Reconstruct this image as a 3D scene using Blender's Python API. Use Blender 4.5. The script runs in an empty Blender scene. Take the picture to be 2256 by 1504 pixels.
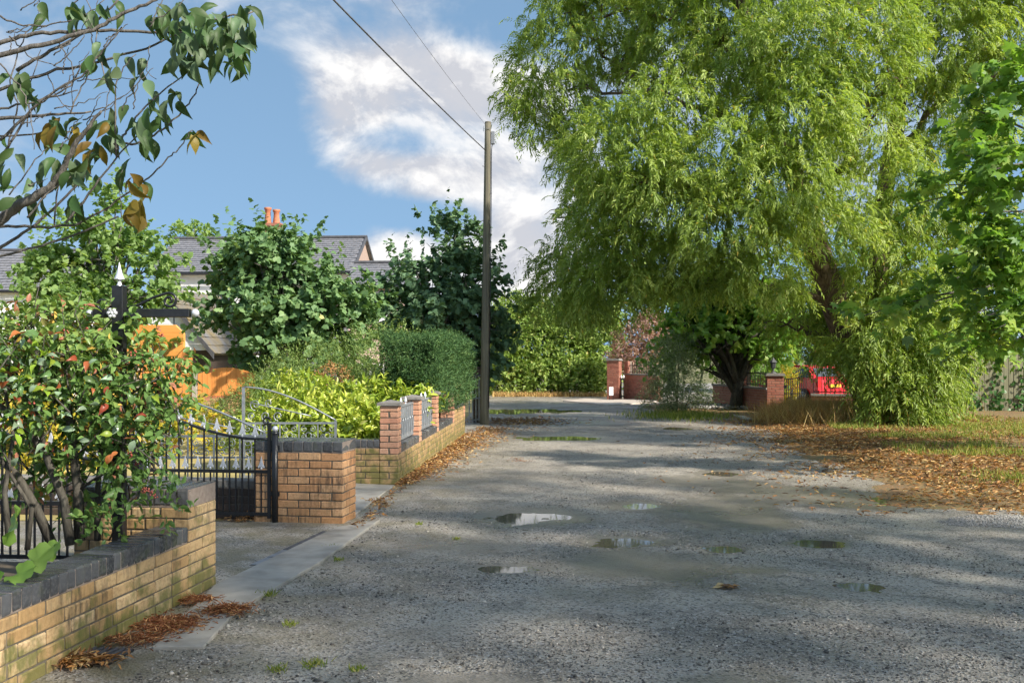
import bpy, bmesh, math, random
import numpy as np
from mathutils import Vector, Matrix
random.seed(7); rng = np.random.default_rng(11)
R = math.radians
SC = bpy.context.scene
COL = SC.collection
# ------------------------------------------------------------------ camera
F, CX, HZ, EYE = 2230.0, 1128.0, 785.0, 1.58      # focal length and horizon in photo pixels, eye height in metres
cam = bpy.data.cameras.new('camera'); camo = bpy.data.objects.new('camera', cam); COL.objects.link(camo)
camo.location = (0, 0, EYE); camo.rotation_euler = (R(90), 0, 0)
cam.sensor_width = 36; cam.lens = 36 * F / 2256; cam.shift_y = (HZ - 752) / 2256; cam.clip_end = 2000; cam.clip_start = 0.05
SC.camera = camo
SUN = Vector((0.74, -0.52, 0.66)).normalized()
# ------------------------------------------------------------------ world
def nd(nt, typ, ins=None, **kw):
    n = nt.nodes.new(typ)
    for k, v in kw.items(): setattr(n, k, v)
    for k, v in (ins or {}).items():
        if isinstance(v, bpy.types.NodeSocket): nt.links.new(v, n.inputs[k])
        else: n.inputs[k].default_value = v
    return n
def mth(nt, op, a, b=0.0, clamp=False):
    return nd(nt, 'ShaderNodeMath', {0: a, 1: b}, operation=op, use_clamp=clamp).outputs[0]
def vmt(nt, op, a, b=(0, 0, 0)):
    return nd(nt, 'ShaderNodeVectorMath', {0: a, 1: b}, operation=op)
def mixc(nt, fac, a, b, mode='MIX'):
    n = nd(nt, 'ShaderNodeMix', data_type='RGBA', blend_type=mode)
    for k, v in ((0, fac), (6, a), (7, b)):
        if isinstance(v, bpy.types.NodeSocket): nt.links.new(v, n.inputs[k])
        else: n.inputs[k].default_value = v if k == 0 else (tuple(v) + (1,))[:4]
    return n.outputs[2]
def rng_map(nt, v, a, b, c=0.0, d=1.0, smooth=False):
    n = nd(nt, 'ShaderNodeMapRange', {0: v, 1: a, 2: b, 3: c, 4: d})
    if smooth: n.interpolation_type = 'SMOOTHSTEP'
    return n.outputs[0]
SC.world = bpy.data.worlds.new('World'); SC.world.use_nodes = True
wt = SC.world.node_tree; wt.nodes.clear()
sky = nd(wt, 'ShaderNodeTexSky', sky_type='NISHITA', sun_disc=False, sun_elevation=math.asin(SUN.z), sun_rotation=math.atan2(SUN.x, SUN.y))
sky.air_density = 1.0; sky.dust_density = 0.3; sky.ozone_density = 2.5
dirv = nd(wt, 'ShaderNodeTexCoord').outputs['Generated']
lift = vmt(wt, 'NORMALIZE', vmt(wt, 'ADD', vmt(wt, 'ABSOLUTE', dirv).outputs[0], (0, 0, .50)).outputs[0]).outputs[0]
sgn = vmt(wt, 'SIGN', dirv).outputs[0]
lift = vmt(wt, 'MULTIPLY', lift, vmt(wt, 'ADD', vmt(wt, 'MULTIPLY', sgn, (1, 1, 0)).outputs[0], (0, 0, 1)).outputs[0]).outputs[0]
wt.links.new(lift, sky.inputs[0])
def cl_noise(off):
    v = vmt(wt, 'MULTIPLY', vmt(wt, 'ADD', dirv, off).outputs[0], (1.0, 1.0, 1.45)).outputs[0]
    return nd(wt, 'ShaderNodeTexNoise', {'Vector': v, 'Scale': 9.0, 'Detail': 10.0, 'Roughness': 0.60, 'Distortion': 0.35}).outputs[0]
n1 = cl_noise((3.1, 0.4, 0.0)); n2 = cl_noise((3.1, 0.4, 0.022))
dens = mth(wt, 'MULTIPLY', mth(wt, 'SUBTRACT', n1, 0.465), 4.2)
for (u, v, ru, rv, amp) in [(900, 190, 230, 90, 1.0), (1110, 270, 190, 170, 1.0), (1010, 400, 190, 80, .55), (770, 330, 120, 70, 0.75), (900, 390, 170, 50, 0.5),
                            (1040, 560, 190, 95, .9), (840, 560, 110, 70, 0.9), (1150, 600, 150, 130, .8), (820, 60, 240, 90, .35), (640, 90, 90, 80, .35), (700, 245, 70, 50, .35),
                            (430, 380, 230, 200, -1.3), (640, 460, 200, 110, -1.2), (560, 220, 120, 120, -.8), (870, 310, 90, 34, -.9), (950, 475, 120, 34, -1.0), (1060, 60, 130, 60, -.6), (300, 200, 200, 200, -.6), (590, 130, 110, 90, -.7), (760, 30, 160, 60, -.4)]:
    c = Vector(((u - CX) / F, 1, (HZ - v) / F)).normalized()
    ln = vmt(wt, 'LENGTH', vmt(wt, 'MULTIPLY', vmt(wt, 'SUBTRACT', dirv, tuple(c)).outputs[0], (F / ru, 2.0, F / rv)).outputs[0]).outputs['Value']
    dens = mth(wt, 'ADD', dens, rng_map(wt, ln, 1.5, 0.3, 0.0, amp, True))
cloud = rng_map(wt, dens, -0.35, 1.5, 0.0, 0.96, True)
lit = rng_map(wt, mth(wt, 'SUBTRACT', n1, n2), -0.05, 0.09, 0.0, 1.0)
lit = mth(wt, 'MULTIPLY', lit, rng_map(wt, dens, 0.2, 1.1, 0.75, 1.0))
ccol = mixc(wt, lit, (1.6, 1.62, 1.74), (2.6, 2.55, 2.5))
skyc = mixc(wt, 1.0, sky.outputs[0], (0.78, 0.77, 0.64), 'MULTIPLY')
fin = mixc(wt, cloud, skyc, ccol)
bg = nd(wt, 'ShaderNodeBackground', {'Color': fin, 'Strength': 0.10})
wt.links.new(bg.outputs[0], nd(wt, 'ShaderNodeOutputWorld').inputs[0])
# ------------------------------------------------------------------ sun and exposure
sl = bpy.data.lights.new('sun', 'SUN'); sl.energy = 2.1; sl.angle = R(2.2); sl.color = (1.0, 0.93, 0.82)
so = bpy.data.objects.new('sun', sl); COL.objects.link(so); so.rotation_euler = SUN.to_track_quat('Z', 'Y').to_euler(); so.location = (20, -12, 18)
SC.view_settings.view_transform = 'Standard'; SC.view_settings.look = 'None'; SC.view_settings.gamma = 1; SC.view_settings.exposure = 2.05
SC.render.engine = 'CYCLES'; SC.cycles.use_denoising = True
try: SC.cycles.denoiser = 'OPENIMAGEDENOISE'
except Exception: pass
SC.cycles.use_adaptive_sampling = True; SC.cycles.adaptive_threshold = 0.04; SC.cycles.max_bounces = 5; SC.cycles.diffuse_bounces = 4; SC.cycles.transparent_max_bounces = 6; SC.cycles.transmission_bounces = 4
SC.cycles.sample_clamp_indirect = 4

# ------------------------------------------------------------------ helpers
def Pw(u, v, y): return Vector(((u - CX) * y / F, y, EYE + (HZ - v) * y / F))
def Gw(u, v): y = F * EYE / (v - HZ); return Vector(((u - CX) * y / F, y, 0))
def tag(o, label, cat, group=None, kind=None):
    if label: o['label'] = label
    if cat: o['category'] = cat
    if group: o['group'] = group
    if kind: o['kind'] = kind
    return o
def empty(name, loc, label, cat, group=None, rz=0.0):
    o = bpy.data.objects.new(name, None); COL.objects.link(o); o.location = loc; o.rotation_euler = (0, 0, rz); o.empty_display_size = .1
    return tag(o, label, cat, group)
def link(name, me, parent=None, loc=None, rot=None, scale=None):
    o = bpy.data.objects.new(name, me); COL.objects.link(o)
    if parent is not None: o.parent = parent
    if loc is not None: o.location = loc
    if rot is not None: o.rotation_euler = rot
    if scale is not None: o.scale = scale
    return o
class MB:
    """collects faces for one mesh"""
    def __init__(s): s.V = []; s.Fc = []; s.n = 0; s.T = []
    def add(s, V, Fs):
        V = np.asarray(V, dtype=np.float64).reshape(-1, 3); s.V.append(V)
        s.Fc += [tuple(i + s.n for i in f) for f in Fs]; s.n += len(V); return s
    def box(s, x0, x1, y0, y1, z0, z1):
        V = [(x, y, z) for z in (z0, z1) for y in (y0, y1) for x in (x0, x1)]
        return s.add(V, [(0, 2, 3, 1), (4, 5, 7, 6), (0, 1, 5, 4), (2, 6, 7, 3), (0, 4, 6, 2), (1, 3, 7, 5)])
    def prism(s, pts, a0, a1, axis='y'):
        n = len(pts); V = []
        for a in (a0, a1):
            for (p, q) in pts: V.append({'y': (p, a, q), 'x': (a, p, q), 'z': (p, q, a)}[axis])
        return s.add(V, [tuple(range(n))[::-1], tuple(range(n, 2 * n))] + [(i, (i + 1) % n, n + (i + 1) % n, n + i) for i in range(n)])
    def tube(s, pts, rad, sides=6, cap=True):
        pts = np.asarray([tuple(p) for p in pts], dtype=float); k = len(pts)
        rad = np.full(k, rad, dtype=float) if np.isscalar(rad) else np.asarray(rad, dtype=float)
        t = np.gradient(pts, axis=0); t /= np.linalg.norm(t, axis=1)[:, None] + 1e-9
        ref = np.array([0.13, 0.21, 1.0]) if abs(t[:, 2]).mean() < .8 else np.array([1.0, 0.17, 0.1])
        a = np.cross(t, ref); a /= np.linalg.norm(a, axis=1)[:, None] + 1e-9; b = np.cross(t, a)
        an = np.arange(sides) * 2 * np.pi / sides
        V = pts[:, None, :] + rad[:, None, None] * (np.cos(an)[None, :, None] * a[:, None, :] + np.sin(an)[None, :, None] * b[:, None, :])
        Fs = [(i * sides + j, i * sides + (j + 1) % sides, (i + 1) * sides + (j + 1) % sides, (i + 1) * sides + j) for i in range(k - 1) for j in range(sides)]
        if cap: Fs += [tuple(range(sides))[::-1], tuple(range((k - 1) * sides, k * sides))]
        return s.add(V.reshape(-1, 3), Fs)
    def ball(s, c, r, seg=12, ring=8):
        V = []; 
        for i in range(ring + 1):
            ph = math.pi * i / ring
            for j in range(seg):
                th = 2 * math.pi * j / seg; V.append((c[0] + r * math.sin(ph) * math.cos(th), c[1] + r * math.sin(ph) * math.sin(th), c[2] + r * math.cos(ph)))
        return s.add(V, [(i * seg + j, (i + 1) * seg + j, (i + 1) * seg + (j + 1) % seg, i * seg + (j + 1) % seg) for i in range(ring) for j in range(seg)])
    def lathe(s, c, prof, seg=12):
        V = [(c[0] + r * math.cos(2 * math.pi * j / seg), c[1] + r * math.sin(2 * math.pi * j / seg), c[2] + z) for (r, z) in prof for j in range(seg)]
        return s.add(V, [(i * seg + j, i * seg + (j + 1) % seg, (i + 1) * seg + (j + 1) % seg, (i + 1) * seg + j) for i in range(len(prof) - 1) for j in range(seg)])
    def mesh(s, name, mat, smooth=False, bevel=0.0):
        me = bpy.data.meshes.new(name)
        me.from_pydata([tuple(v) for v in np.concatenate(s.V)], [], s.Fc)
        if mat is not None: me.materials.append(mat)
        bm = bmesh.new(); bm.from_mesh(me)
        bmesh.ops.recalc_face_normals(bm, faces=bm.faces)
        if bevel: bmesh.ops.bevel(bm, geom=bm.edges[:], offset=bevel, segments=1, affect='EDGES', clamp_overlap=True)
        bm.to_mesh(me); bm.free()
        if smooth: me.polygons.foreach_set('use_smooth', np.ones(len(me.polygons), dtype=bool))
        me.update(); return me
    def obj(s, name, mat, parent=None, smooth=False, bevel=0.0, **kw):
        return link(name, s.mesh(name, mat, smooth, bevel), parent, **kw)
def np_mesh(name, V, Fa, mat, tint=None, smooth=False):
    """fast mesh from arrays; Fa (m,k) all faces of one size; tint per face"""
    me = bpy.data.meshes.new(name); m, k = Fa.shape
    me.vertices.add(len(V)); me.vertices.foreach_set('co', np.ascontiguousarray(V, dtype=np.float32).ravel())
    me.loops.add(m * k); me.loops.foreach_set('vertex_index', np.ascontiguousarray(Fa, dtype=np.int32).ravel())
    me.polygons.add(m); me.polygons.foreach_set('loop_start', np.arange(0, m * k, k, dtype=np.int32))
    try: me.polygons.foreach_set('loop_total', np.full(m, k, dtype=np.int32))
    except Exception: pass
    me.update(calc_edges=True)
    if smooth: me.polygons.foreach_set('use_smooth', np.ones(m, dtype=bool))
    if tint is not None:
        at = me.attributes.new('tint', 'FLOAT', 'FACE'); at.data.foreach_set('value', np.ascontiguousarray(tint, dtype=np.float32))
    if mat is not None: me.materials.append(mat)
    return me
def nrm(a): return a / (np.linalg.norm(a, axis=-1, keepdims=True) + 1e-9)
def rvec(n): return nrm(rng.normal(size=(n, 3)))
LEAF = {
 'diamond': (np.array([(0, 0, 0), (.42, .5, .08), (1, 0, -.06), (.42, -.5, .08)]), np.array([(0, 1, 2), (0, 2, 3)])),
 'oval': (np.array([(0, 0, 0), (.28, .42, .09), (.66, .36, .05), (1, 0, -.14), (.66, -.36, .05), (.28, -.42, .09), (.45, 0, -.02)]),
          np.array([(0, 1, 6), (1, 2, 6), (2, 3, 6), (3, 4, 6), (4, 5, 6), (5, 0, 6)])),
 'maple': (np.array([(.30, 0, 0), (0, 0, 0), (-.12, .28, -.03), (.10, .30, .04), (.14, .58, -.10), (.34, .42, .04), (.62, .46, -.12), (.60, .20, .05), (1.0, 0, -.12),
                     (.60, -.20, .05), (.62, -.46, -.12), (.34, -.42, .04), (.14, -.58, -.10), (.10, -.30, .04), (-.12, -.28, -.03)]),
           np.array([(0, i, i + 1 if i < 14 else 1) for i in range(1, 15)])),
 'maple_s': (np.array([(.3, 0, .03), (0, 0, 0), (.05, .5, -.08), (.38, .34, .03), (.6, .44, -.08), (1, 0, -.12), (.6, -.44, -.08), (.38, -.34, .03), (.05, -.5, -.08)]),
             np.array([(0, i, i + 1 if i < 8 else 1) for i in range(1, 9)])),
}
def _fine():
    T = []; Fs = []; n = 8
    wd = [.0, .26, .42, .50, .49, .42, .28, .11, .0]
    for i in range(n + 1):
        t = i / n; z = .10 * math.sin(t * 2.6) - .16 * t * t
        T += [(t, wd[i] * 1.0, z + .30 * wd[i] * .5 + .012 * (i % 2)), (t, 0, z), (t, -wd[i], z + .30 * wd[i] * .5 - .012 * (i % 2))]
    for i in range(n):
        a = 3 * i
        for (p, q) in ((0, 1), (1, 2)): Fs += [(a + p, a + q, a + 3 + q), (a + p, a + 3 + q, a + 3 + p)]
    return np.array(T), np.array(Fs)
LEAF['fine'] = _fine()
LEAF['blade'] = (np.array([(0, .5, 0), (0, -.5, 0), (.55, -.38, .05), (.55, .38, .05), (1, 0, .2)]), np.array([(0, 1, 2), (0, 2, 3), (3, 2, 4)]))
def leaf_arrays(Pp, D, Nn, L, W, shape):
    T, Fs = LEAF[shape]; n = len(Pp); D = nrm(D); S = nrm(np.cross(D, Nn)); N2 = np.cross(S, D)
    L = np.broadcast_to(L, (n,)); W = np.broadcast_to(W, (n,))
    V = Pp[:, None, :] + D[:, None, :] * (T[None, :, 0:1] * L[:, None, None]) + S[:, None, :] * (T[None, :, 1:2] * W[:, None, None]) + N2[:, None, :] * (T[None, :, 2:3] * L[:, None, None])
    Fa = (np.arange(n)[:, None, None] * len(T) + Fs[None]).reshape(-1, 3)
    return V.reshape(-1, 3), Fa, len(Fs)
def leaves(name, parent, mat, Pp, D, Nn, L, W, shape, tint=None, org=(0, 0, 0), kind=None):
    if tint is None: tint = rng.random(len(Pp))
    V, Fa, k = leaf_arrays(Pp, D, Nn, L, W, shape)
    me = np_mesh(name, V - np.asarray(org)[None], Fa, mat, np.repeat(tint, k))
    o = link(name, me, parent)
    if kind: o['kind'] = kind
    return o
def basis(d, n):
    d = Vector(d).normalized(); s = d.cross(Vector(n)).normalized(); n = s.cross(d)
    return Matrix((d, s, n)).transposed()
def leaf_objects(parent, mats, Pp, D, Nn, L, W, shape, org=(0, 0, 0), name='leaf'):
    """leaves that are objects of their own; mesh data shared between those of one material"""
    T, Fs = LEAF[shape]; mes = []
    for m in mats:
        for q in range(2):
            Tq = T.copy(); Tq[:, 2] *= (1 + .9 * q); Tq[:, 1] *= (1 - .12 * q)
            mes.append(np_mesh(name, Tq, Fs, m, np.full(len(Fs), .5)))
    for i in range(len(Pp)):
        o = link(name, mes[int(rng.integers(len(mes)))], parent)
        Lv = float(np.broadcast_to(L, (len(Pp),))[i]); Wv = float(np.broadcast_to(W, (len(Pp),))[i])
        o.matrix_local = Matrix.Translation(Vector(Pp[i]) - Vector(org)) @ basis(D[i], Nn[i]).to_4x4() @ Matrix.Diagonal((Lv, Wv, Lv, 1))
def vnoise(x, y, seed=0):
    def h(i, j):
        n = (i.astype(np.int64) * 374761393 + j.astype(np.int64) * 668265263 + seed * 974711) & 0x7fffffff
        n = ((n ^ (n >> 13)) * 1274126177) & 0x7fffffff
        return ((n ^ (n >> 16)) & 0xffff) / 65535.0
    xi = np.floor(x); yi = np.floor(y); fx = x - xi; fy = y - yi
    fx = fx * fx * (3 - 2 * fx); fy = fy * fy * (3 - 2 * fy)
    return (h(xi, yi) * (1 - fx) + h(xi + 1, yi) * fx) * (1 - fy) + (h(xi, yi + 1) * (1 - fx) + h(xi + 1, yi + 1) * fx) * fy
def fbm(x, y, o=4, seed=0):
    x = np.asarray(x, float); y = np.asarray(y, float); s = 0; a = .5
    for i in range(o): s = s + a * vnoise(x * 2 ** i, y * 2 ** i, seed + i); a *= .5
    return s
# ------------------------------------------------------------------ materials
def newmat(name):
    m = bpy.data.materials.new(name); m.use_nodes = True; nt = m.node_tree; nt.nodes.clear()
    out = nd(nt, 'ShaderNodeOutputMaterial'); return m, nt, out
def pbsdf(nt, out, col, rough=.6, bump=None, bs=.3, bd=.01, metal=0.0, spec=.5, **kw):
    ins = {'Base Color': col if isinstance(col, bpy.types.NodeSocket) else (tuple(col) + (1,))[:4], 'Roughness': rough, 'Metallic': metal, 'Specular IOR Level': spec}; ins.update(kw)
    p = nd(nt, 'ShaderNodeBsdfPrincipled', ins)
    if bump is not None:
        b = nd(nt, 'ShaderNodeBump', {'Height': bump, 'Strength': bs, 'Distance': bd}); nt.links.new(b.outputs[0], p.inputs['Normal'])
    nt.links.new(p.outputs[0], out.inputs[0]); return p
def noi(nt, scale, detail=4, vec=None, rough=.55, dist=0.0):
    ins = {'Scale': scale, 'Detail': detail, 'Roughness': rough, 'Distortion': dist}
    if vec is not None: ins['Vector'] = vec
    return nd(nt, 'ShaderNodeTexNoise', ins).outputs[0]
def wpos(nt): return nd(nt, 'ShaderNodeNewGeometry').outputs['Position']
def simple(name, c1, c2=None, rough=.6, scale=8.0, bump=.15, metal=0.0, spec=.5, stretch=None, bd=.01):
    m, nt, out = newmat(name); v = wpos(nt) if stretch is None else vmt(nt, 'MULTIPLY', wpos(nt), stretch).outputs[0]
    n = noi(nt, scale, 5, v); f = rng_map(nt, n, .3, .7)
    pbsdf(nt, out, mixc(nt, f, c1, c2 or c1), rough, n, bump, bd, metal, spec); return m
def brickmat(name, c1, c2, c3, soot=.5, moss=0.0, wet=.62, moss_h=.35):
    m, nt, out = newmat(name); w = wpos(nt)
    rnd = nd(nt, 'ShaderNodeObjectInfo').outputs['Random']
    base = mixc(nt, rnd, c1, c2)
    n1 = noi(nt, 55, 4, w); base = mixc(nt, rng_map(nt, n1, .45, .7, 0, .7), base, c3)
    st = noi(nt, 1.0, 5, vmt(nt, 'MULTIPLY', w, (34, 34, 5)).outputs[0]); big = noi(nt, 3.1, 3, w)
    sf = mth(nt, 'MULTIPLY', rng_map(nt, st, .42, .68), rng_map(nt, big, .38, .62)); sf = mth(nt, 'MULTIPLY', sf, soot)
    base = mixc(nt, sf, base, (.035, .03, .024))
    if moss:
        z = nd(nt, 'ShaderNodeSeparateXYZ', {0: w}).outputs[2]
        mz = rng_map(nt, z, moss_h, 0.0); mn = noi(nt, 9, 6, w)
        mf = mth(nt, 'MULTIPLY', rng_map(nt, mth(nt, 'ADD', mn, mth(nt, 'MULTIPLY', mz, .28)), .56, .74), moss)
        base = mixc(nt, mf, base, mixc(nt, n1, (.05, .07, .012), (.13, .15, .03)))
    pbsdf(nt, out, base, wet, n1, .5, .004, 0, .4); return m
def barkmat(name, c1, c2, sc=20, bump=.6):
    m, nt, out = newmat(name); v = vmt(nt, 'MULTIPLY', wpos(nt), (1, 1, .28)).outputs[0]
    n = noi(nt, sc, 6, v, .65, .6); pbsdf(nt, out, mixc(nt, rng_map(nt, n, .32, .66), c1, c2), .85, n, bump, .03, 0, .2); return m
def leafmat(name, cols, trans=.35, rough=.5, spec=.3, vary=False):
    """cols: list of (position, colour) over the leaf's own random tint"""
    m, nt, out = newmat(name)
    t = nd(nt, 'ShaderNodeAttribute', attribute_name='tint').outputs['Fac']
    oi = nd(nt, 'ShaderNodeObjectInfo').outputs['Random']
    r = nd(nt, 'ShaderNodeValToRGB'); nt.links.new(t, r.inputs[0]); cr = r.color_ramp
    while len(cr.elements) < len(cols): cr.elements.new(.5)
    for e, (p, c) in zip(cr.elements, cols): e.position = p; e.color = tuple(c) + (1,)
    hv = nd(nt, 'ShaderNodeHueSaturation', {'Color': r.outputs[0], 'Value': rng_map(nt, oi, 0, 1, .72, 1.22), 'Hue': rng_map(nt, oi, 0, 1, .485, .515)}).outputs[0] if vary else r.outputs[0]
    p = nd(nt, 'ShaderNodeBsdfPrincipled', {'Base Color': hv, 'Roughness': rough, 'Specular IOR Level': spec})
    tc = mixc(nt, 1.0, hv, (1.25, 1.25, .55), 'MULTIPLY')
    tr = nd(nt, 'ShaderNodeBsdfTranslucent', {'Color': tc})
    mx = nd(nt, 'ShaderNodeMixShader', {0: trans}); nt.links.new(p.outputs[0], mx.inputs[1]); nt.links.new(tr.outputs[0], mx.inputs[2])
    nt.links.new(mx.outputs[0], out.inputs[0]); return m
M = {}
M['mortar'] = simple('mortar', (.09, .075, .055), (.16, .135, .10), .9, 30, .4)
M['mortar_red'] = simple('mortar_red', (.20, .15, .12), (.28, .23, .19), .9, 30, .4)
M['buff'] = brickmat('buff_brick', (.42, .26, .11), (.62, .45, .25), (.33, .19, .08), .85, .75, .55, .32)
M['orange_brick'] = brickmat('orange_brick', (.50, .25, .11), (.63, .38, .20), (.36, .17, .07), 1.0, .1)
M['pink_brick'] = brickmat('pink_brick', (.50, .24, .15), (.58, .34, .22), (.42, .18, .10), .25, .05)
M['mossy_brick'] = brickmat('mossy_brick', (.44, .28, .13), (.48, .31, .16), (.28, .17, .06), .6, .75, .6, .6)
M['dark_brick'] = brickmat('dark_brick', (.05, .035, .028), (.09, .06, .045), (.03, .025, .02), .5)
M['red_brick'] = brickmat('red_brick', (.30, .10, .065), (.42, .17, .11), (.22, .08, .05), .35)
M['coping'] = brickmat('blue_brick', (.028, .03, .034), (.11, .112, .118), (.13, .13, .13), .3, .25, .26, .5)
M['stone_cap'] = simple('cap_stone', (.16, .15, .14), (.24, .22, .19), .8, 20, .3)
M['black'] = simple('black_paint', (.010, .011, .013), (.02, .02, .022), .32, 40, .1)
M['silver'] = simple('silver_paint', (.55, .56, .60), (.72, .73, .76), .35, 30, .08, .35)
M['steel'] = simple('galvanised', (.23, .25, .27), (.36, .38, .40), .42, 14, .1, .6)
M['grey_steel'] = simple('grey_panel', (.20, .215, .225), (.29, .30, .31), .5, 9, .1, .3)
M['concrete'] = simple('concrete', (.23, .21, .175), (.43, .395, .34), .6, 4, .3)
M['render'] = simple('white_render', (.74, .73, .74), (.82, .81, .82), .8, 3, .1)
M['whiteboard'] = simple('white_board', (.76, .77, .80), (.82, .82, .84), .45, 3, .05)
M['pinkwall'] = simple('pink_render', (.62, .44, .36), (.72, .55, .47), .85, 40, .3)
M['slate'] = simple('slate', (.13, .135, .15), (.24, .235, .25), .5, 7, .2)
M['slate_moss'] = simple('slate_moss', (.15, .15, .16), (.20, .15, .06), .6, 2.5, .2)
M['terracotta'] = simple('terracotta', (.42, .13, .06), (.52, .20, .10), .7, 9, .2)
M['lead'] = simple('dark_lead', (.06, .06, .065), (.10, .10, .11), .6, 9, .1)
M['orangewood'] = simple('orange_wood', (.62, .22, .045), (.72, .30, .08), .6, 1.0, .2, stretch=(40, 40, 2))
M['signwood'] = simple('sign_wood', (.60, .24, .05), (.78, .36, .09), .45, 1.0, .15, stretch=(3, 40, 60))
M['fencewood'] = simple('grey_fence_wood', (.15, .15, .085), (.25, .24, .15), .85, 1.0, .4, stretch=(30, 30, 1.5))
M['polewood'] = simple('pole_wood', (.085, .072, .055), (.20, .185, .125), .85, 1.0, .7, stretch=(45, 45, .9))
M['gateblack'] = M['black']
M['willowbark'] = barkmat('willow_bark', (.05, .035, .025), (.24, .175, .12), 14, 1.0)
M['bark'] = barkmat('grey_bark', (.06, .055, .045), (.20, .19, .16), 26, .5)
M['darkbark'] = barkmat('dark_bark', (.03, .026, .022), (.11, .10, .08), 30, .5)
M['cherrybark'] = barkmat('cherry_bark', (.06, .055, .05), (.19, .17, .15), 60, .4)
M['glass'] = simple('window_glass', (.05, .055, .06), (.07, .075, .08), .06, 2, 0.0, 0, .8)
M['upvc'] = simple('white_plastic', (.8, .8, .8), (.84, .84, .84), .35, 2, 0.0)
M['carred'] = simple('car_red', (.48, .012, .02), (.50, .014, .022), .22, 2, 0.0, 0, .6)
M['tyre'] = simple('tyre', (.02, .02, .02), (.035, .035, .035), .8, 30, .2)
M['yellow'] = simple('plate_yellow', (.75, .52, .03), (.75, .52, .03), .4, 2, 0.0)
M['lampred'] = simple('lamp_red', (.45, .01, .01), (.5, .02, .02), .2, 2, 0.0)
M['greybox'] = simple('grey_plastic', (.17, .18, .20), (.22, .23, .25), .45, 9, .05)
M['soil'] = simple('soil', (.06, .045, .03), (.14, .11, .07), .9, 6, .5)
M['lawn'] = simple('dry_lawn', (.30, .24, .08), (.40, .33, .13), .95, 2.5, .3)
# leaves
M['lf_willow'] = leafmat('willow_leaf', [(0, (.15, .235, .042)), (.45, (.265, .37, .07)), (.8, (.415, .51, .125)), (.97, (.54, .60, .21)), (1, (.68, .52, .12))], .45, .45, .4)
M['lf_syc'] = leafmat('sycamore_leaf', [(0, (0.098, 0.182, 0.071)), (.6, (0.160, 0.275, 0.110)), (.93, (0.269, 0.392, 0.162)), (1, (0.745, 0.622, 0.271))], .32)
M['lf_syc_dark'] = leafmat('sycamore_leaf_dark', [(0, (0.083, 0.154, 0.076)), (.6, (0.143, 0.245, 0.125)), (.95, (0.245, 0.365, 0.181)), (1, (0.420, 0.346, 0.217))], .28)
M['lf_syc_light'] = leafmat('sycamore_leaf_light', [(0, (0.155, 0.260, 0.084)), (.6, (0.262, 0.389, 0.137)), (.95, (0.399, 0.511, 0.203)), (1, (0.665, 0.469, 0.217))], .5)
M['lf_cherry'] = leafmat('cherry_leaf', [(0, (0.052, 0.101, 0.032)), (1, (0.070, 0.126, 0.035))], .3, .5, .3, vary=True)
M['lf_cherry_pale'] = leafmat('cherry_leaf_pale', [(0, (0.087, 0.148, 0.069)), (1, (0.122, 0.174, 0.087))], .2, .5, vary=True)
M['lf_cherry_aut'] = leafmat('cherry_leaf_autumn', [(0, (0.206, 0.150, 0.019)), (1, (0.206, 0.131, 0.028))], .35, vary=True)
M['lf_cherry_bronze'] = leafmat('cherry_leaf_bronze', [(0, (0.146, 0.050, 0.018)), (1, (0.273, 0.091, 0.018))], .3, vary=True)
M['lf_bush'] = leafmat('bush_leaf', [(0, (0.083, 0.165, 0.046)), (.5, (0.154, 0.265, 0.071)), (.80, (0.278, 0.368, 0.099)), (.88, (0.358, 0.178, 0.103)), (.95, (0.543, 0.154, 0.109)), (1, (0.732, 0.566, 0.117))], .32, .35)
M['lf_bush_a'] = leafmat('bush_leaf_green', [(0, (0.116, 0.211, 0.075)), (1, (0.133, 0.228, 0.078))], .3, .32, vary=True)
M['lf_bush_b'] = leafmat('bush_leaf_lime', [(0, (0.270, 0.390, 0.045)), (1, (0.300, 0.405, 0.045))], .42, .35, vary=True)
M['lf_bush_c'] = leafmat('bush_leaf_red', [(0, (0.376, 0.099, 0.044)), (1, (0.398, 0.111, 0.044))], .35, .35, vary=True)
M['lf_bush_d'] = leafmat('bush_leaf_grey', [(0, (0.221, 0.306, 0.204)), (1, (0.238, 0.323, 0.204))], .2, .3, vary=True)
M['lf_laurel'] = leafmat('laurel_leaf', [(0, (0.150, 0.250, 0.025)), (.4, (0.300, 0.400, 0.050)), (.8, (0.525, 0.575, 0.100)), (1, (0.725, 0.700, 0.250))], .32, .3, .5)
M['lf_conifer'] = leafmat('conifer_leaf', [(0, (0.038, 0.090, 0.032)), (.6, (0.079, 0.162, 0.056)), (1, (0.205, 0.311, 0.106))], .2, .6, .2)
M['lf_hedge'] = leafmat('hedge_leaf', [(0, (0.101, 0.172, 0.045)), (.6, (0.215, 0.314, 0.088)), (1, (0.387, 0.443, 0.148))], .3, .45)
M['lf_far'] = leafmat('far_hedge_leaf', [(0, (0.105, 0.194, 0.038)), (.5, (0.224, 0.329, 0.067)), (.85, (0.389, 0.479, 0.135)), (1, (0.539, 0.389, 0.150))], .35, .5)
M['lf_grey'] = leafmat('grey_shrub_leaf', [(0, (0.112, 0.176, 0.080)), (.6, (0.224, 0.288, 0.144)), (1, (0.416, 0.480, 0.272))], .25, .5)
M['lf_purple'] = leafmat('purple_leaf', [(0, (.20, .12, .10)), (.5, (.34, .20, .17)), (.8, (.44, .30, .24)), (1, (.30, .32, .10))], .35, .5)
M['lf_yellow'] = leafmat('yellow_shrub_leaf', [(0, (.20, .24, .03)), (.45, (.46, .42, .04)), (.8, (.62, .44, .05)), (1, (.62, .22, .04))], .4, .5)
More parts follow.
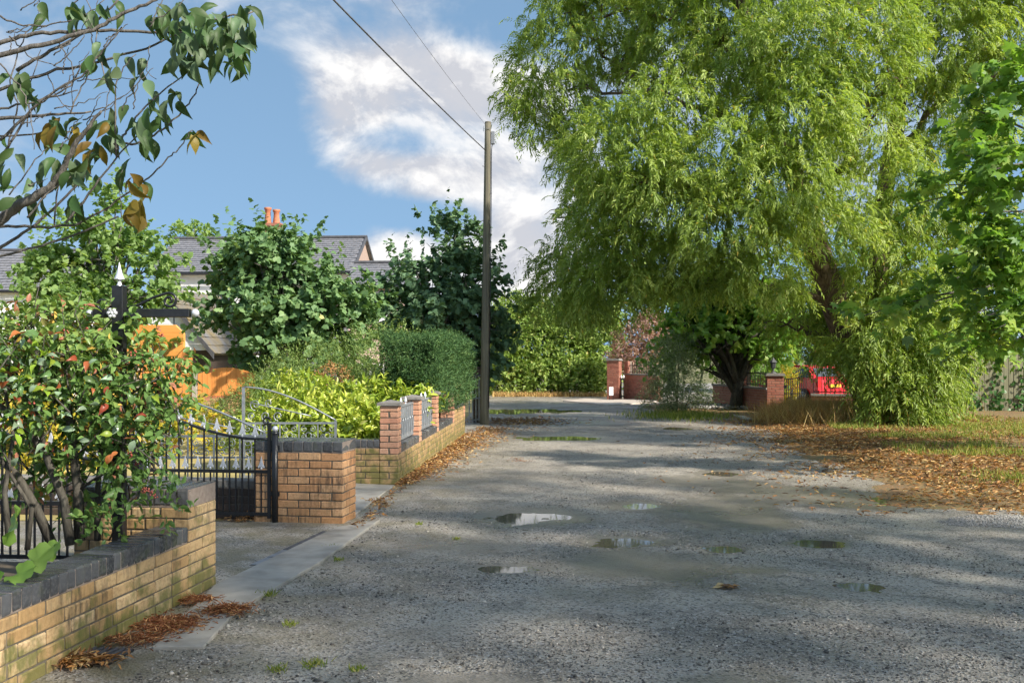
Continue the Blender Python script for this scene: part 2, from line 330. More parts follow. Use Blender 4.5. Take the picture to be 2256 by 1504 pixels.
M['lf_ivy'] = leafmat('ivy_leaf', [(0, (0.024, 0.080, 0.019)), (1, (0.080, 0.176, 0.040))], .2, .35)
M['lf_mid'] = leafmat('maple_bright_leaf', [(0, (0.103, 0.219, 0.039)), (.6, (0.202, 0.360, 0.072)), (1, (0.422, 0.537, 0.134))], .5, .45)
M['litter'] = leafmat('fallen_leaf', [(0, (.12, .075, .045)), (.3, (.26, .13, .06)), (.65, (.48, .23, .07)), (1, (.60, .44, .21))], .15, .6, .3)
M['needles'] = leafmat('fallen_needle', [(0, (.20, .07, .035)), (.6, (.40, .16, .07)), (1, (.60, .36, .16))], .1, .7, .2)
M['drygrass'] = leafmat('dry_grass_blade', [(0, (0.300, 0.180, 0.075)), (.6, (0.510, 0.330, 0.135)), (1, (0.690, 0.540, 0.240))], .3, .7, .2)
M['grass'] = leafmat('grass_blade', [(0, (0.130, 0.195, 0.026)), (.6, (0.260, 0.312, 0.065)), (1, (0.520, 0.468, 0.156))], .35, .6, .2)
M['broad'] = leafmat('broad_leaf', [(0, (.10, .24, .02)), (1, (.24, .36, .08))], .35, .4)
M['berry'] = simple('berry', (.35, .06, .05), (.45, .12, .08), .4, 9, 0)
# ================================================================== GROUND
def struct(o, label=None):
    o['kind'] = 'structure'
    if label: o['label'] = label
    return o
m, nt, out = newmat('earth'); w = wpos(nt); n = noi(nt, .6, 6, w)
pbsdf(nt, out, mixc(nt, rng_map(nt, n, .3, .7), (.10, .11, .04), (.20, .17, .07)), .95, noi(nt, 12, 5, w), .4, .03); M['earth'] = m
struct(MB().add([(-400, -60, -.10), (400, -60, -.10), (400, 700, -.10), (-400, 700, -.10)], [(0, 1, 2, 3)]).obj('ground', M['earth']), 'earth and rough grass stretching beyond the lane')
PUD = [  # u, v, half width px, half height px, depth, holds water
 (1172, 1136, 118, 19, .030, 1), (1118, 1249, 75, 11, .024, 1), (1390, 1190, 95, 12, .024, 1), (1425, 1245, 175, 40, .020, 0), (1440, 1246, 60, 12, .008, 0), (1230, 964, 110, 6, .034, 1), (1400, 1112, 60, 10, .026, 1),
 (1605, 1207, 52, 9, .022, 1), (1592, 1041, 46, 6, .034, 1), (1805, 1194, 72, 10, .024, 1), (1885, 1290, 60, 11, .016, 1), (1590, 1140, 170, 28, .018, 0), (1040, 1500, 190, 30, .022, 0), (1640, 1500, 180, 30, .018, 0),
 (1495, 942, 40, 4, .03, 1), (1990, 1100, 70, 14, .02, 1), (1800, 1090, 210, 26, .016, 0), (1700, 1255, 120, 15, .012, 0), (720, 1240, 60, 12, .010, 0), (1150, 905, 160, 5, .022, 1), (1290, 930, 120, 5, .018, 0), (1560, 1060, 150, 18, .014, 0), (1300, 1310, 200, 30, .010, 0), (1000, 1200, 150, 30, .010, 0)]
pud = []
for (u, v, a, b, dp, wtr) in PUD:
    g = Gw(u, v); pud.append((g.x, g.y, a * g.y / F, b * g.y ** 2 / (F * EYE), dp))
VB_Y = np.array([2, 5, 8, 9.3, 11, 13.3, 16.4, 18.5, 21, 23.5, 26, 28.5, 30, 33, 36, 38, 60]); VB_X = np.array([4.6, 4.5, 4.4, 4.6, 4.6, 4.55, 4.6, 4.8, 5.2, 5.5, 5.2, 4.2, 3.9, 4.4, 5.5, 6.0, 6.0])
def road_h(x, y):
    x = np.asarray(x, float); y = np.asarray(y, float)
    h = (fbm(x * 1.3, y * .9, 4, 3) - .47) * .020 + (fbm(x * 7, y * 7, 3, 9) - .44) * .010 + (fbm(x * 17, y * 17, 2, 19) - .37) * .007
    for (cx, cy, rx, ry, dp) in pud:
        q = ((x - cx) / rx) ** 2 + ((y - cy) / ry) ** 2 + (fbm(x * 3.1, y * 2.2, 3, 21) - .45) * 1.3
        h = h - dp * np.exp(-np.clip(q, -.3, 9) ** 2 * 1.0 if False else -np.clip(q, 0, 9))
    return np.minimum(h, .012)
def verge_h(x, y):
    d = np.asarray(x, float) - np.interp(y, VB_Y, VB_X) + (fbm(np.asarray(x) * .9, np.asarray(y) * .7, 3, 40) - .45) * 1.5
    return -.03 + .10 * np.clip((d + .4) / 1.6, 0, 1) + .05 * np.clip((d - 1) / 4, 0, 1) + (fbm(np.asarray(x) * 3, np.asarray(y) * 3, 3, 50) - .45) * .05 * np.clip(d + .4, 0, 1)
def grid(name, xs, ys, hf, mat):
    X, Y = np.meshgrid(xs, ys); Z = hf(X, Y); nx, ny = len(xs), len(ys)
    V = np.stack([X, Y, Z], -1).reshape(-1, 3); i = np.arange(ny - 1)[:, None] * nx + np.arange(nx - 1)[None]
    Fa = np.stack([i, i + 1, i + nx + 1, i + nx], -1).reshape(-1, 4)
    return link(name, np_mesh(name, V, Fa, mat, None, True))
# asphalt: grey, worn and stony, pale silt in the low spots
m, nt, out = newmat('worn_asphalt'); w = wpos(nt)
a1 = noi(nt, 1.1, 5, w); a2 = noi(nt, 7, 5, w); a3 = noi(nt, 75, 3, w)
vo = nd(nt, 'ShaderNodeTexVoronoi', {'Vector': w, 'Scale': 72.0}); spec_r = nd(nt, 'ShaderNodeSeparateColor', {0: vo.outputs['Color']}).outputs[0]
col = mixc(nt, rng_map(nt, a1, .38, .62), (.225, .193, .152), (.38, .333, .27))
a0 = noi(nt, .42, 4, w, .5, .6)
col = mixc(nt, rng_map(nt, a0, .46, .60, 0, .6), col, (.43, .385, .315))
col = mixc(nt, rng_map(nt, noi(nt, 1.9, 5, w, .6, .8), .54, .64, 0, .65), col, (.13, .113, .092))
col = mixc(nt, rng_map(nt, a2, .45, .75, 0, .5), col, (.32, .30, .26))
col = mixc(nt, rng_map(nt, spec_r, .80, .95, 0, .65), col, (.46, .44, .41))
col = mixc(nt, rng_map(nt, spec_r, .30, .12, 0, .85), col, (.05, .046, .042))
sx = nd(nt, 'ShaderNodeSeparateXYZ', {0: w})
edge = rng_map(nt, mth(nt, 'SUBTRACT', sx.outputs[0], mth(nt, 'MULTIPLY', sx.outputs[1], .075)), -.6, -2.4)
col = mixc(nt, mth(nt, 'MULTIPLY', edge, rng_map(nt, noi(nt, 3.4, 5, w), .40, .62, 0, .8)), col, mixc(nt, a2, (.13, .125, .06), (.24, .19, .11)))
wet = rng_map(nt, sx.outputs[2], -.004, -.0095)
silt = mth(nt, 'MULTIPLY', rng_map(nt, sx.outputs[2], -.008, -.013), .6)
col = mixc(nt, silt, col, mixc(nt, a2, (.25, .225, .18), (.32, .285, .23)))
col = mixc(nt, mth(nt, 'MULTIPLY', wet, .55), col, mixc(nt, 1.0, col, (.50, .48, .45), 'MULTIPLY'))
rough = mth(nt, 'SUBTRACT', rng_map(nt, noi(nt, .9, 4, w), .35, .65, .42, .66), mth(nt, 'MULTIPLY', wet, .2))
hb = mth(nt, 'ADD', mth(nt, 'MULTIPLY', vo.outputs['Distance'], mth(nt, 'SUBTRACT', 1.0, silt)), mth(nt, 'MULTIPLY', a3, .35))
pbsdf(nt, out, col, rough, hb, .75, .012, 0, .5); M['asphalt'] = m
ys = np.concatenate([np.arange(3.5, 9, .035), np.arange(9, 16, .06), np.arange(16, 26, .12), np.arange(26, 60, .4)])
xs = np.concatenate([np.arange(-3.2, 6.0, .045), np.arange(6.0, 16, .35)])
struct(grid('road', xs, ys, road_h, M['asphalt']), 'worn stony grey lane with puddles')
m, nt, out = newmat('puddle_water')
pbsdf(nt, out, (.13, .115, .085), .04, noi(nt, 9, 3, wpos(nt)), .02, .002, 0, .7, IOR=1.62); M['water'] = m
for k, (cx, cy, rx, ry, dp) in enumerate(pud):
    if not PUD[k][5]: continue
    n = 40; an = np.linspace(0, 2 * np.pi, n, endpoint=False)
    px = cx + rx * 1.7 * np.cos(an); py = cy + ry * 1.7 * np.sin(an)
    lv = float(road_h(np.array([cx]), np.array([cy]))[0]) + dp * .36
    o = MB().add(np.stack([px, py, np.full(n, lv)], -1), [tuple(range(n))]).obj('puddle', M['water']); struct(o)
m, nt, out = newmat('verge_earth'); w = wpos(nt); n = noi(nt, 1.4, 6, w); n8 = noi(nt, 22, 5, w)
col = mixc(nt, rng_map(nt, n, .38, .62), (.14, .10, .05), (.16, .15, .06)); col = mixc(nt, rng_map(nt, n8, .45, .62, 0, .8), col, (.34, .16, .05))
pbsdf(nt, out, col, .9, n8, .8, .03); M['verge'] = m
struct(grid('verge', np.concatenate([np.arange(2.6, 7, .07), np.arange(7, 22, .3)]), np.concatenate([np.arange(3, 24, .1), np.arange(24, 34, .3)]), verge_h, M['verge']), 'leaf strewn verge on the right of the lane')
def slab(name, px, top, mat, label, bev=.006, thick=.08):
    pts = [Gw(u, v) for (u, v) in px]
    return struct(MB().prism([(p.x, p.y) for p in pts], top - thick, top, 'z').obj(name, mat, bevel=bev), label)
tarm = simple('drive_tarmac', (.14, .137, .13), (.23, .22, .205), .5, 3.0, .5); M['tarmac'] = tarm
slab('driveway', [(-900, 1290), (470, 1297), (660, 1205), (775, 1157), (774, 1141), (540, 1150), (-900, 1150)], .014, M['asphalt'], 'tarmac drive entrance behind the black gate')
slab('path_edging', [(335, 1432), (472, 1294), (640, 1213), (738, 1166), (838, 1148), (775, 1192), (700, 1246), (600, 1302), (520, 1352), (450, 1430)], .022, M['concrete'], 'pale concrete edging strip across the drive entrance')
slab('drive_apron', [(700, 1128), (760, 1066), (868, 1071), (858, 1078), (790, 1130), (776, 1140)], .018, M['concrete'], 'grey concrete drive entrance between the two brick walls')
slab('pole_slab', [(1000, 968), (1018, 936), (1052, 932), (1082, 941), (1076, 948), (1048, 961)], .03, M['concrete'], 'pale concrete slab at the foot of the pole')
slab('gate_apron', [(1590, 907), (1720, 912), (1790, 914), (1745, 925), (1690, 929), (1640, 927)], .05, M['concrete'], 'concrete drive apron before the far iron gate', thick=.12)
slab('corner_apron', [(1290, 879), (1345, 882), (1440, 879), (1450, 886), (1340, 894), (1240, 884)], .035, simple('pale_concrete', (.40, .34, .28), (.52, .45, .38), .8, 3, .2), 'pale paved corner by the far brick pillar', thick=.1)
struct(MB().add([(-60, 9.75, .004), (-1.75, 9.75, .004), (-1.6, 12.5, .004), (-1.2, 22, .004), (-.9, 60, .004), (-60, 60, .004)], [tuple(range(6))]).obj('lawn', M['lawn']), 'dry sunlit lawn and gravel behind the brick walls')
# loose stones on the lane (nobody could count them)
def stones(name, pos, size, mat, label, cat='gravel'):
    n = len(pos); T = np.array([(1, 0, 0), (0, 1, 0), (-1, 0, 0), (0, -1, 0), (0, 0, 1), (0, 0, -1)], float)
    Fs = np.array([(0, 1, 4), (1, 2, 4), (2, 3, 4), (3, 0, 4), (1, 0, 5), (2, 1, 5), (3, 2, 5), (0, 3, 5)])
    J = T[None] * (1 + .5 * (rng.random((n, 6, 1)) - .5)); sc = size[:, None] * (.6 + .8 * rng.random((n, 3))); sc[:, 2] *= .6
    J = J * sc[:, None, :]; an = rng.random(n) * 6.28; c, s = np.cos(an)[:, None], np.sin(an)[:, None]
    V = np.stack([J[..., 0] * c - J[..., 1] * s, J[..., 0] * s + J[..., 1] * c, J[..., 2]], -1) + pos[:, None, :]
    Fa = (np.arange(n)[:, None, None] * 6 + Fs[None]).reshape(-1, 3)
    return tag(link(name, np_mesh(name, V.reshape(-1, 3), Fa, mat, np.repeat(rng.random(n), 8))), label, cat, kind='stuff')
def stonemat(name, cols):
    m, nt, out = newmat(name); t = nd(nt, 'ShaderNodeAttribute', attribute_name='tint').outputs['Fac']
    r = nd(nt, 'ShaderNodeValToRGB'); nt.links.new(t, r.inputs[0]); cr = r.color_ramp
    while len(cr.elements) < len(cols): cr.elements.new(.5)
    for e, (p, c) in zip(cr.elements, cols): e.position = p; e.color = tuple(c) + (1,)
    pbsdf(nt, out, r.outputs[0], .5, None, spec=.45); return m
M['stone'] = stonemat('loose_stone', [(0, (.05, .045, .04)), (.35, (.14, .123, .10)), (.65, (.30, .265, .215)), (1, (.58, .52, .44))])
N = 70000
yy = 4.7 / (1 - rng.random(N) * .80); xx = np.interp(yy, [4.7, 9.5, 12.5, 22, 40], [-1.9, -1.45, -1.3, -.8, -.8]) + rng.random(N) * (np.interp(yy, VB_Y, VB_X) + .3 - np.interp(yy, [4.7, 9.5, 12.5, 22, 40], [-1.9, -1.45, -1.3, -.8, -.8]))
keep = fbm(xx * .9, yy * .9, 4, 70) + .10 * rng.random(N) > .50
for (cx, cy, rx, ry, dp) in pud: keep &= ((xx - cx) / rx) ** 2 + ((yy - cy) / ry) ** 2 > .9 + .5 * rng.random(N)
xx, yy = xx[keep], yy[keep]; sz = .003 + .007 * rng.random(len(xx)) ** 2.4 + .010 * (rng.random(len(xx)) > .985)
stones('gravel', np.stack([xx, yy, road_h(xx, yy) + sz * .25], -1), sz, M['stone'], 'loose grey stones scattered over the lane')
b = Gw(1612, 904); n = 1500; p = np.stack([b.x - 1.3 + 2.9 * rng.random(n), b.y - .9 + 2.6 * rng.random(n), .07 + .09 * rng.random(n)], -1)
M['whitestone'] = stonemat('white_stone', [(0, (.25, .24, .22)), (.5, (.42, .40, .38)), (1, (.62, .60, .57))])
stones('white_gravel', p[((p[:, 0] - b.x - .1) / 1.5) ** 2 + ((p[:, 1] - b.y - .2) / 1.3) ** 2 < 1], .03 + .03 * rng.random(n)[((p[:, 0] - b.x - .1) / 1.5) ** 2 + ((p[:, 1] - b.y - .2) / 1.3) ** 2 < 1], M['whitestone'], 'bed of white stones around the young tree')
b = Gw(2190, 1150); n = 5200; p = np.stack([b.x - .55 + 1.5 * rng.random(n), b.y - .45 + .95 * rng.random(n)], -1); k = ((p[:, 0] - b.x - .2) / .75) ** 2 + ((p[:, 1] - b.y) / .42) ** 2 + .9 * fbm(p[:, 0] * 5, p[:, 1] * 5, 3, 61) < 1.25
M['palestone'] = stonemat('pale_stone', [(0, (.16, .155, .14)), (.5, (.28, .265, .24)), (1, (.44, .42, .38))])
stones('pale_gravel', np.stack([p[k][:, 0], p[k][:, 1], np.maximum(road_h(p[k][:, 0], p[k][:, 1]), verge_h(p[k][:, 0], p[k][:, 1])) + .003], -1), .005 + .007 * rng.random(int(k.sum())), M['palestone'], 'pale patch of fine gravel at the right edge of the lane')
n = 500; P2 = Gw(2235, 1068); P2 = np.stack([P2.x + rng.normal(0, .25, n), P2.y + rng.normal(0, .35, n)], -1)
EARLY_GRASS = P2
# fallen leaves, needles and grass
def litter(name, P2, zf, L, W, mat, label, lift=.012, shape='oval', tilt=.45, cat='fallen leaves'):
    n = len(P2); z = zf(P2[:, 0], P2[:, 1]) + lift * rng.random(n) + .004
    P3 = np.concatenate([P2, z[:, None]], 1); D = rvec(n); D[:, 2] *= .25; Nn = np.array([0, 0, 1.0])[None] + tilt * rvec(n)
    return tag(leaves(name, None, mat, P3, D, Nn, L * (.6 + .8 * rng.random(n)), W * (.6 + .8 * rng.random(n)), shape), label, cat, kind='stuff')
n = 30000; y2 = 10.0 + 15 * rng.random(n) ** 1.0; d2 = np.where(rng.random(n) < .5, rng.normal(1.5, 1.2, n), .4 + 6 * rng.random(n)) - .9 * (rng.random(n) < .10); x2 = np.interp(y2, VB_Y, VB_X) + d2
k = (fbm(x2 * .9, y2 * .9, 3, 90) + .25 * rng.random(n) + .10 * np.clip(d2, 0, 1) > .5) & (x2 < 13)
gz = lambda x, y: np.maximum(road_h(x, y), verge_h(x, y))
litter('leaf_litter', np.stack([x2, y2], -1)[k], gz, .075, .024, M['litter'], 'carpet of fallen orange leaves along the right verge', .03)
n = 5200; t = rng.random(n); y2 = 9.2 + 13 * t; wl = -1.43 + .057 * (y2 - 12.4); x2 = np.where(y2 < 12.3, -1.45 + (y2 - 9.2) * .02, wl + .03) + np.abs(rng.normal(0, 1, n)) * np.interp(y2, [9, 12.3, 13, 17, 22.5], [.05, .08, .16, .30, .5])
k = ((y2 > 12.35) | (rng.random(n) < .12)) & ~((y2 > 20.9) & (x2 < -.75))
litter('leaf_litter', np.stack([x2, y2], -1)[k], lambda x, y: road_h(x, y) + .01, .06, .022, M['litter'], 'drift of brown fallen leaves along the foot of the long brick wall', .04)
n = 1500; g = Gw(1100, 925); P2 = np.stack([g.x + .5 + rng.normal(0, .6, n), g.y - .5 + rng.normal(0, .7, n)], -1)
litter('leaf_litter', P2, road_h, .07, .03, M['litter'], 'scatter of fallen leaves beside the foot of the pole')
def pile(cu, cv, ru, rv, n, label, mat='needles', ang=0.0, L=.05, W=.006):
    g = Gw(cu, cv); a, b = ru * g.y / F, rv * g.y ** 2 / (F * EYE); q = rng.normal(0, .42, (n, 2)); c, s = math.cos(ang), math.sin(ang); q = np.stack([q[:, 0] * a, q[:, 1] * b], -1)
    P2 = np.stack([g.x + q[:, 0] * c - q[:, 1] * s, g.y + q[:, 0] * s + q[:, 1] * c], -1)
    r2 = np.exp(-((q[:, 0] / a) ** 2 + (q[:, 1] / b) ** 2) * 2)
    zf = lambda x, y: np.maximum(road_h(x, y), .022 if cu < 560 else -1) + r2 * .008
    return litter('needle_litter', P2, zf, L * .85, W, M[mat], label, .008, 'diamond', .22)
pile(372, 1385, 85, 26, 1500, 'largest brown heap of fallen needles below the near wall')
pile(497, 1352, 60, 14, 700, 'brown heap of needles on the concrete edging strip')
pile(430, 1330, 55, 9, 420, 'thin line of needles at the near wall end')
pile(290, 1420, 90, 14, 450, 'sparse needles along the near wall foot')
pile(170, 1466, 90, 12, 320, 'orange curled bark and leaves at the bottom left corner', 'litter', .2, .075, .018)
pile(820, 1105, 24, 12, 220, 'small leaf drift at the edge of the concrete drive', 'litter', .6, .05, .02)
pile(540, 1150, 70, 4, 60, 'few brown leaves under the black gate', 'litter', 0, .08, .03)
pile(1145, 1014, 30, 5, 70, 'small brown leaf clump lying out on the lane', 'needles')
pile(1605, 1292, 16, 5, 14, 'single pale curled leaf lying on the near lane', 'litter', 0, .08, .05)
def blades(name, P2, zf, hgt, wid, mat, label, lean=.5, cat='grass', arch=.3):
    n = len(P2); z = zf(P2[:, 0], P2[:, 1]); P3 = np.concatenate([P2, z[:, None]], 1)
    D = np.array([0, 0, 1.0])[None] + lean * rvec(n); D[:, 2] = np.abs(D[:, 2]); Nn = rvec(n); Nn[:, 2] *= .2
    return tag(leaves(name, None, mat, P3, D, Nn, hgt * (.5 + .8 * rng.random(n)), wid, 'blade'), label, cat, kind='stuff')
n = 20000; y2 = 15.0 + 10 * rng.random(n); x2 = np.interp(y2, VB_Y, VB_X) + 1.5 + np.abs(rng.normal(0, 2.6, n)); k = fbm(x2 * .8, y2 * .8, 3, 95) + .15 * rng.random(n) > .53
blades('verge_grass', np.stack([x2, y2], -1)[k], verge_h, .11, .012, M['grass'], 'thin yellowing grass on the right verge')
blades('verge_grass', EARLY_GRASS, gz, .09, .010, M['grass'], 'small green grass patch at the right edge of the lane')
n = 16000; g = Gw(1835, 938); P2 = np.stack([g.x + rng.normal(0, .55, n), g.y + .9 + rng.normal(0, .7, n)], -1)
blades('dry_grass', P2, verge_h, .50, .010, M['drygrass'], 'tall clump of dry brown grass below the willow', .75)
n = 2600; g = Gw(1930, 925); P2 = np.stack([g.x + rng.normal(0, .7, n), g.y + rng.normal(0, .6, n)], -1)
blades('dry_grass', P2, verge_h, .4, .012, M['drygrass'], 'shorter brown grass round the foot of the willow trunk', .6)
n = 1500; u = 1085 + 250 * rng.random(n); y2 = 39.6 + .9 * rng.random(n); P2 = np.stack([(u - CX) * y2 / F, y2], -1)
blades('dry_grass', P2, lambda x, y: x * 0 - .02, .22, .03, M['drygrass'], 'yellow grass strip along the foot of the far hedge')
n = 1500; g = Gw(1500, 918); P2 = np.stack([g.x + rng.normal(0, .6, n), g.y + rng.normal(0, .9, n)], -1)
blades('verge_grass', P2, lambda x, y: x * 0, .16, .016, M['grass'], 'yellow green grass under the grey leaved shrub')
for (u, v, s, lb) in [(735, 1205, 1, 'weed tuft nearest the black gate'), (640, 1375, 1, 'weed tuft beside the needle heaps'), (690, 1465, 1.2, 'lowest weed tuft by the bottom edge'), (590, 1310, 1.3, 'weed tuft on the concrete edging'), (730, 1150, .8, 'weed tuft by the brick pillar corner'),
                       (925, 1155, .9, 'weed tuft left of the brightest puddle'), (785, 1475, .9, 'right one of the two lowest weed tufts'), (1005, 1185, .7, 'lone weed tuft out on the lane'), (612, 1475, 1.0, 'weed tuft at the bottom left of the lane'), (745, 1232, .8, 'weed tuft below the drive edging')]:
    g = Gw(u, v); n = int(60 * s); P2 = np.stack([g.x + rng.normal(0, .025 * s, n), g.y + rng.normal(0, .03 * s, n)], -1)
    blades('weed_tuft', P2, lambda x, y: np.maximum(road_h(x, y), -.01), .036 * s, .006, M['grass'], 'small green ' + lb, .9, 'weed')
# ================================================================== BRICKWORK
def brick_mesh(name, mat, dims=(.215, .1025, .065), bev=.005, jit=.003):
    out = []
    for q in range(3):
        mb = MB(); mb.box(-dims[0] / 2, dims[0] / 2, -dims[1] / 2, dims[1] / 2, -dims[2] / 2, dims[2] / 2)
        me = mb.mesh(name, mat, False, bev)
        co = np.zeros(len(me.vertices) * 3); me.vertices.foreach_get('co', co); co += (rng.random(len(co)) - .5) * 2 * jit; me.vertices.foreach_set('co', co); me.update(); out.append(me)
    return out
BJ, BW, BL, BH = .010, .1025, .215, .065
def course(w, d, par, sides):
    def run(a, b, half):
        L = b - a
        if L < .04: return []
        o = []
        if half and L > .25: o.append((a, a + BW)); a += BW + BJ; L = b - a
        n = max(1, round((L + BJ) / (BL + BJ))); s = (L + BJ) / n
        return o + [(a + i * s, a + (i + 1) * s - BJ) for i in range(n)]
    o = []; i = BW + BJ; has = lambda q: q in sides
    x0, x1 = (i if par and has('L') else 0), (w - i if par and has('R') else w)
    y0, y1 = (i if not par and has('F') else 0), (d - i if not par and has('B') else d)
    hx = par and not has('L'); hy = par and not has('F')
    if has('F'): o += [(a, b, 0, BW) for a, b in run(x0, x1, hx)]
    if has('B'): o += [(a, b, d - BW, d) for a, b in run(x0, x1, hx)]
    if has('L'): o += [(0, BW, a, b) for a, b in run(y0, y1, hy)]
    if has('R'): o += [(w - BW, w, a, b) for a, b in run(y0, y1, hy)]
    return o
def put_brick(root, mes, x0, x1, y0, y1, z0, z1, name='brick', dims=(BL, BW, BH)):
    lx, ly, lz = x1 - x0, y1 - y0, z1 - z0; j = lambda s: (random.random() - .5) * s
    c = ((x0 + x1) / 2, (y0 + y1) / 2, (z0 + z1) / 2)
    if lx >= ly: rz, sc = 0, (lx / dims[0], ly / dims[1], lz / dims[2])
    else: rz, sc = math.pi / 2, (ly / dims[0], lx / dims[1], lz / dims[2])
    return link(name, random.choice(mes), root, (c[0] + j(.002), c[1] + j(.002), c[2] + j(.0015)), (j(.006), j(.006), rz + j(.008)), sc)
def block(root, x0, y0, w, d, z0, n, sides, mes, par0=0, mortar='mortar', pitch=.075):
    MB().box(x0 + .007, x0 + w - .007, y0 + .007, y0 + d - .007, z0 - .05, z0 + n * pitch - .004).obj('mortar_bed', M[mortar], root)
    for c in range(n):
        for (a, b, e, f) in course(w, d, (c + par0) % 2, sides):
            m_ = mes(c, n) if callable(mes) else mes
            put_brick(root, m_, x0 + a, x0 + b, y0 + e, y0 + f, z0 + c * pitch + BJ * .5, z0 + (c + 1) * pitch - BJ * .5)
def coping(root, x0, x1, y0, y1, z, axis, pitch, mes, h=.1025, rows=1, over=.004):
    L = (x1 - x0) if axis == 'x' else (y1 - y0); n = max(1, round(L / pitch)); s = L / n
    MB().box(x0 + .004, x1 - .004, y0 + .004, y1 - .004, z - .004, z + h - .007).obj('mortar_bed', M['mortar_red'], root)
    W = (y1 - y0) if axis == 'x' else (x1 - x0)
    for r in range(rows):
        e0, e1 = W * r / rows + (.004 if r else -over), W * (r + 1) / rows - (.004 if r < rows - 1 else -over)
        for i in range(n):
            a, b = i * s + .0045, (i + 1) * s - .0045
            if axis == 'x': put_brick(root, mes, x0 + a, x0 + b, y0 + e0, y0 + e1, z + .004, z + h, 'coping_brick')
            else: put_brick(root, mes, x0 + e0, x0 + e1, y0 + a, y0 + b, z + .004, z + h, 'coping_brick')
buff = brick_mesh('buff_brick', M['buff']); orange = brick_mesh('orange_brick', M['orange_brick']); pink = brick_mesh('pink_brick', M['pink_brick'], bev=.006)
mossy = brick_mesh('mossy_brick', M['mossy_brick']); darkb = brick_mesh('dark_brick', M['dark_brick']); redb = brick_mesh('red_brick', M['red_brick'], bev=.005); cop = brick_mesh('blue_brick', M['coping'], bev=.007)
ANG1 = math.atan2(-.1335, .991)       # the near plot is turned a little to the lane
# near wall: origin at its far lane-side corner, local y along the lane, local x towards the lane
wall1 = empty('garden_wall', (-2.04, 6.98, 0), 'near mossy buff brick wall with dark coping, below the berry bush', 'wall', rz=ANG1)
block(wall1, -.215, -3.1, .215, 2.68, .0, 5, 'R', buff)
coping(wall1, -.215, 0, -3.1, -.43, .377, 'y', .0765, cop)
block(wall1, -.80, -.42, .80, .42, .0, 8, 'FRL', buff, 1)
coping(wall1, -.80, 0, -.42, 0, .602, 'x', .0765, cop, .12)
struct(MB().box(-4.2, -.22, -3.4, -.43, -.05, .22).obj('flower_bed', M['soil'], None, loc=(-2.04, 6.98, 0), rot=(0, 0, ANG1)), 'dark soil bed behind the near wall')
# pillar beside the gate
pil = empty('brick_pillar', (-1.587, 9.49, 0), 'squat orange brick pillar with sooty patches and dark coping, beside the black gate', 'pillar', rz=ANG1)
block(pil, -.87, 0, .87, .43, 0, 9, 'FRL', orange)
coping(pil, -.87, 0, 0, .43, .677, 'x', .1015, cop, .105, 2)
# dark boundary wall running in from the pillar
dw = empty('boundary_wall', (-1.587, 9.49, 0), 'low dark sooty brick wall behind the black gate', 'wall', rz=ANG1)
block(dw, -5.2, .17, 4.32, .215, 0, 4, 'F', darkb)
coping(dw, -5.2, -.88, .17, .385, .302, 'x', .30, brick_mesh('grey_coping', M['stone_cap']), .08)
# long wall with piers and panels
ANG2 = math.atan2(-.057, .998)
P3 = Gw(877, 1068)
wall2 = empty('garden_wall', (P3.x, P3.y, 0), 'long buff brick wall with slim piers and grey metal panels along the lane', 'wall', rz=ANG2)
PW = .228
piers = [0, 1.75, 3.65, 5.85, 7.75]
for i, y0 in enumerate(piers):
    nc = 13 if i < 3 else (12 if i == 3 else 8)
    block(wall2, -PW, y0, PW, PW, 0, nc, 'FRL', lambda c, n: mossy if c < 5 else pink, i % 2)
    if i < 3: MB().add([(-PW - .03, y0 - .03, nc * .075), (.03, y0 - .03, nc * .075), (.03, y0 + PW + .03, nc * .075), (-PW - .03, y0 + PW + .03, nc * .075),
                        (-PW - .03, y0 - .03, nc * .075 + .035), (.03, y0 - .03, nc * .075 + .035), (.03, y0 + PW + .03, nc * .075 + .035), (-PW - .03, y0 + PW + .03, nc * .075 + .035), (-PW / 2, y0 + PW / 2, nc * .075 + .07)],
                       [(0, 3, 2, 1), (0, 1, 5, 4), (1, 2, 6, 5), (2, 3, 7, 6), (3, 0, 4, 7), (4, 5, 8), (5, 6, 8), (6, 7, 8), (7, 4, 8)]).obj('pier_cap', M['stone_cap'], wall2)
for i in range(4):
    a, b = piers[i] + PW + .002, piers[i + 1] - .002; nb = 5 if i < 3 else 8
    block(wall2, -.215, a, .213, b - a, 0, nb, 'R', mossy)
    coping(wall2, -.215, -.002, a, b, nb * .075 + .002, 'y', .0765, cop)
block(wall2, -.70, .006, .70 - PW - .002, .215, 0, 6, 'F', mossy)
coping(wall2, -.70, -PW - .002, .006, .221, .452, 'x', .0765, cop)
def arc(cx, cz, r, a0, a1, y, n=10): return [(cx + r * math.cos(a0 + (a1 - a0) * i / n), y, cz + r * math.sin(a0 + (a1 - a0) * i / n)) for i in range(n + 1)]
def scroll(cx, cz, r, a0, turns, y, n=26, dirn=1):
    return [(cx + r * (1 - .82 * i / n) * math.cos(a0 + dirn * turns * 6.283 * i / n), y, cz + r * (1 - .82 * i / n) * math.sin(a0 + dirn * turns * 6.283 * i / n)) for i in range(n + 1)]
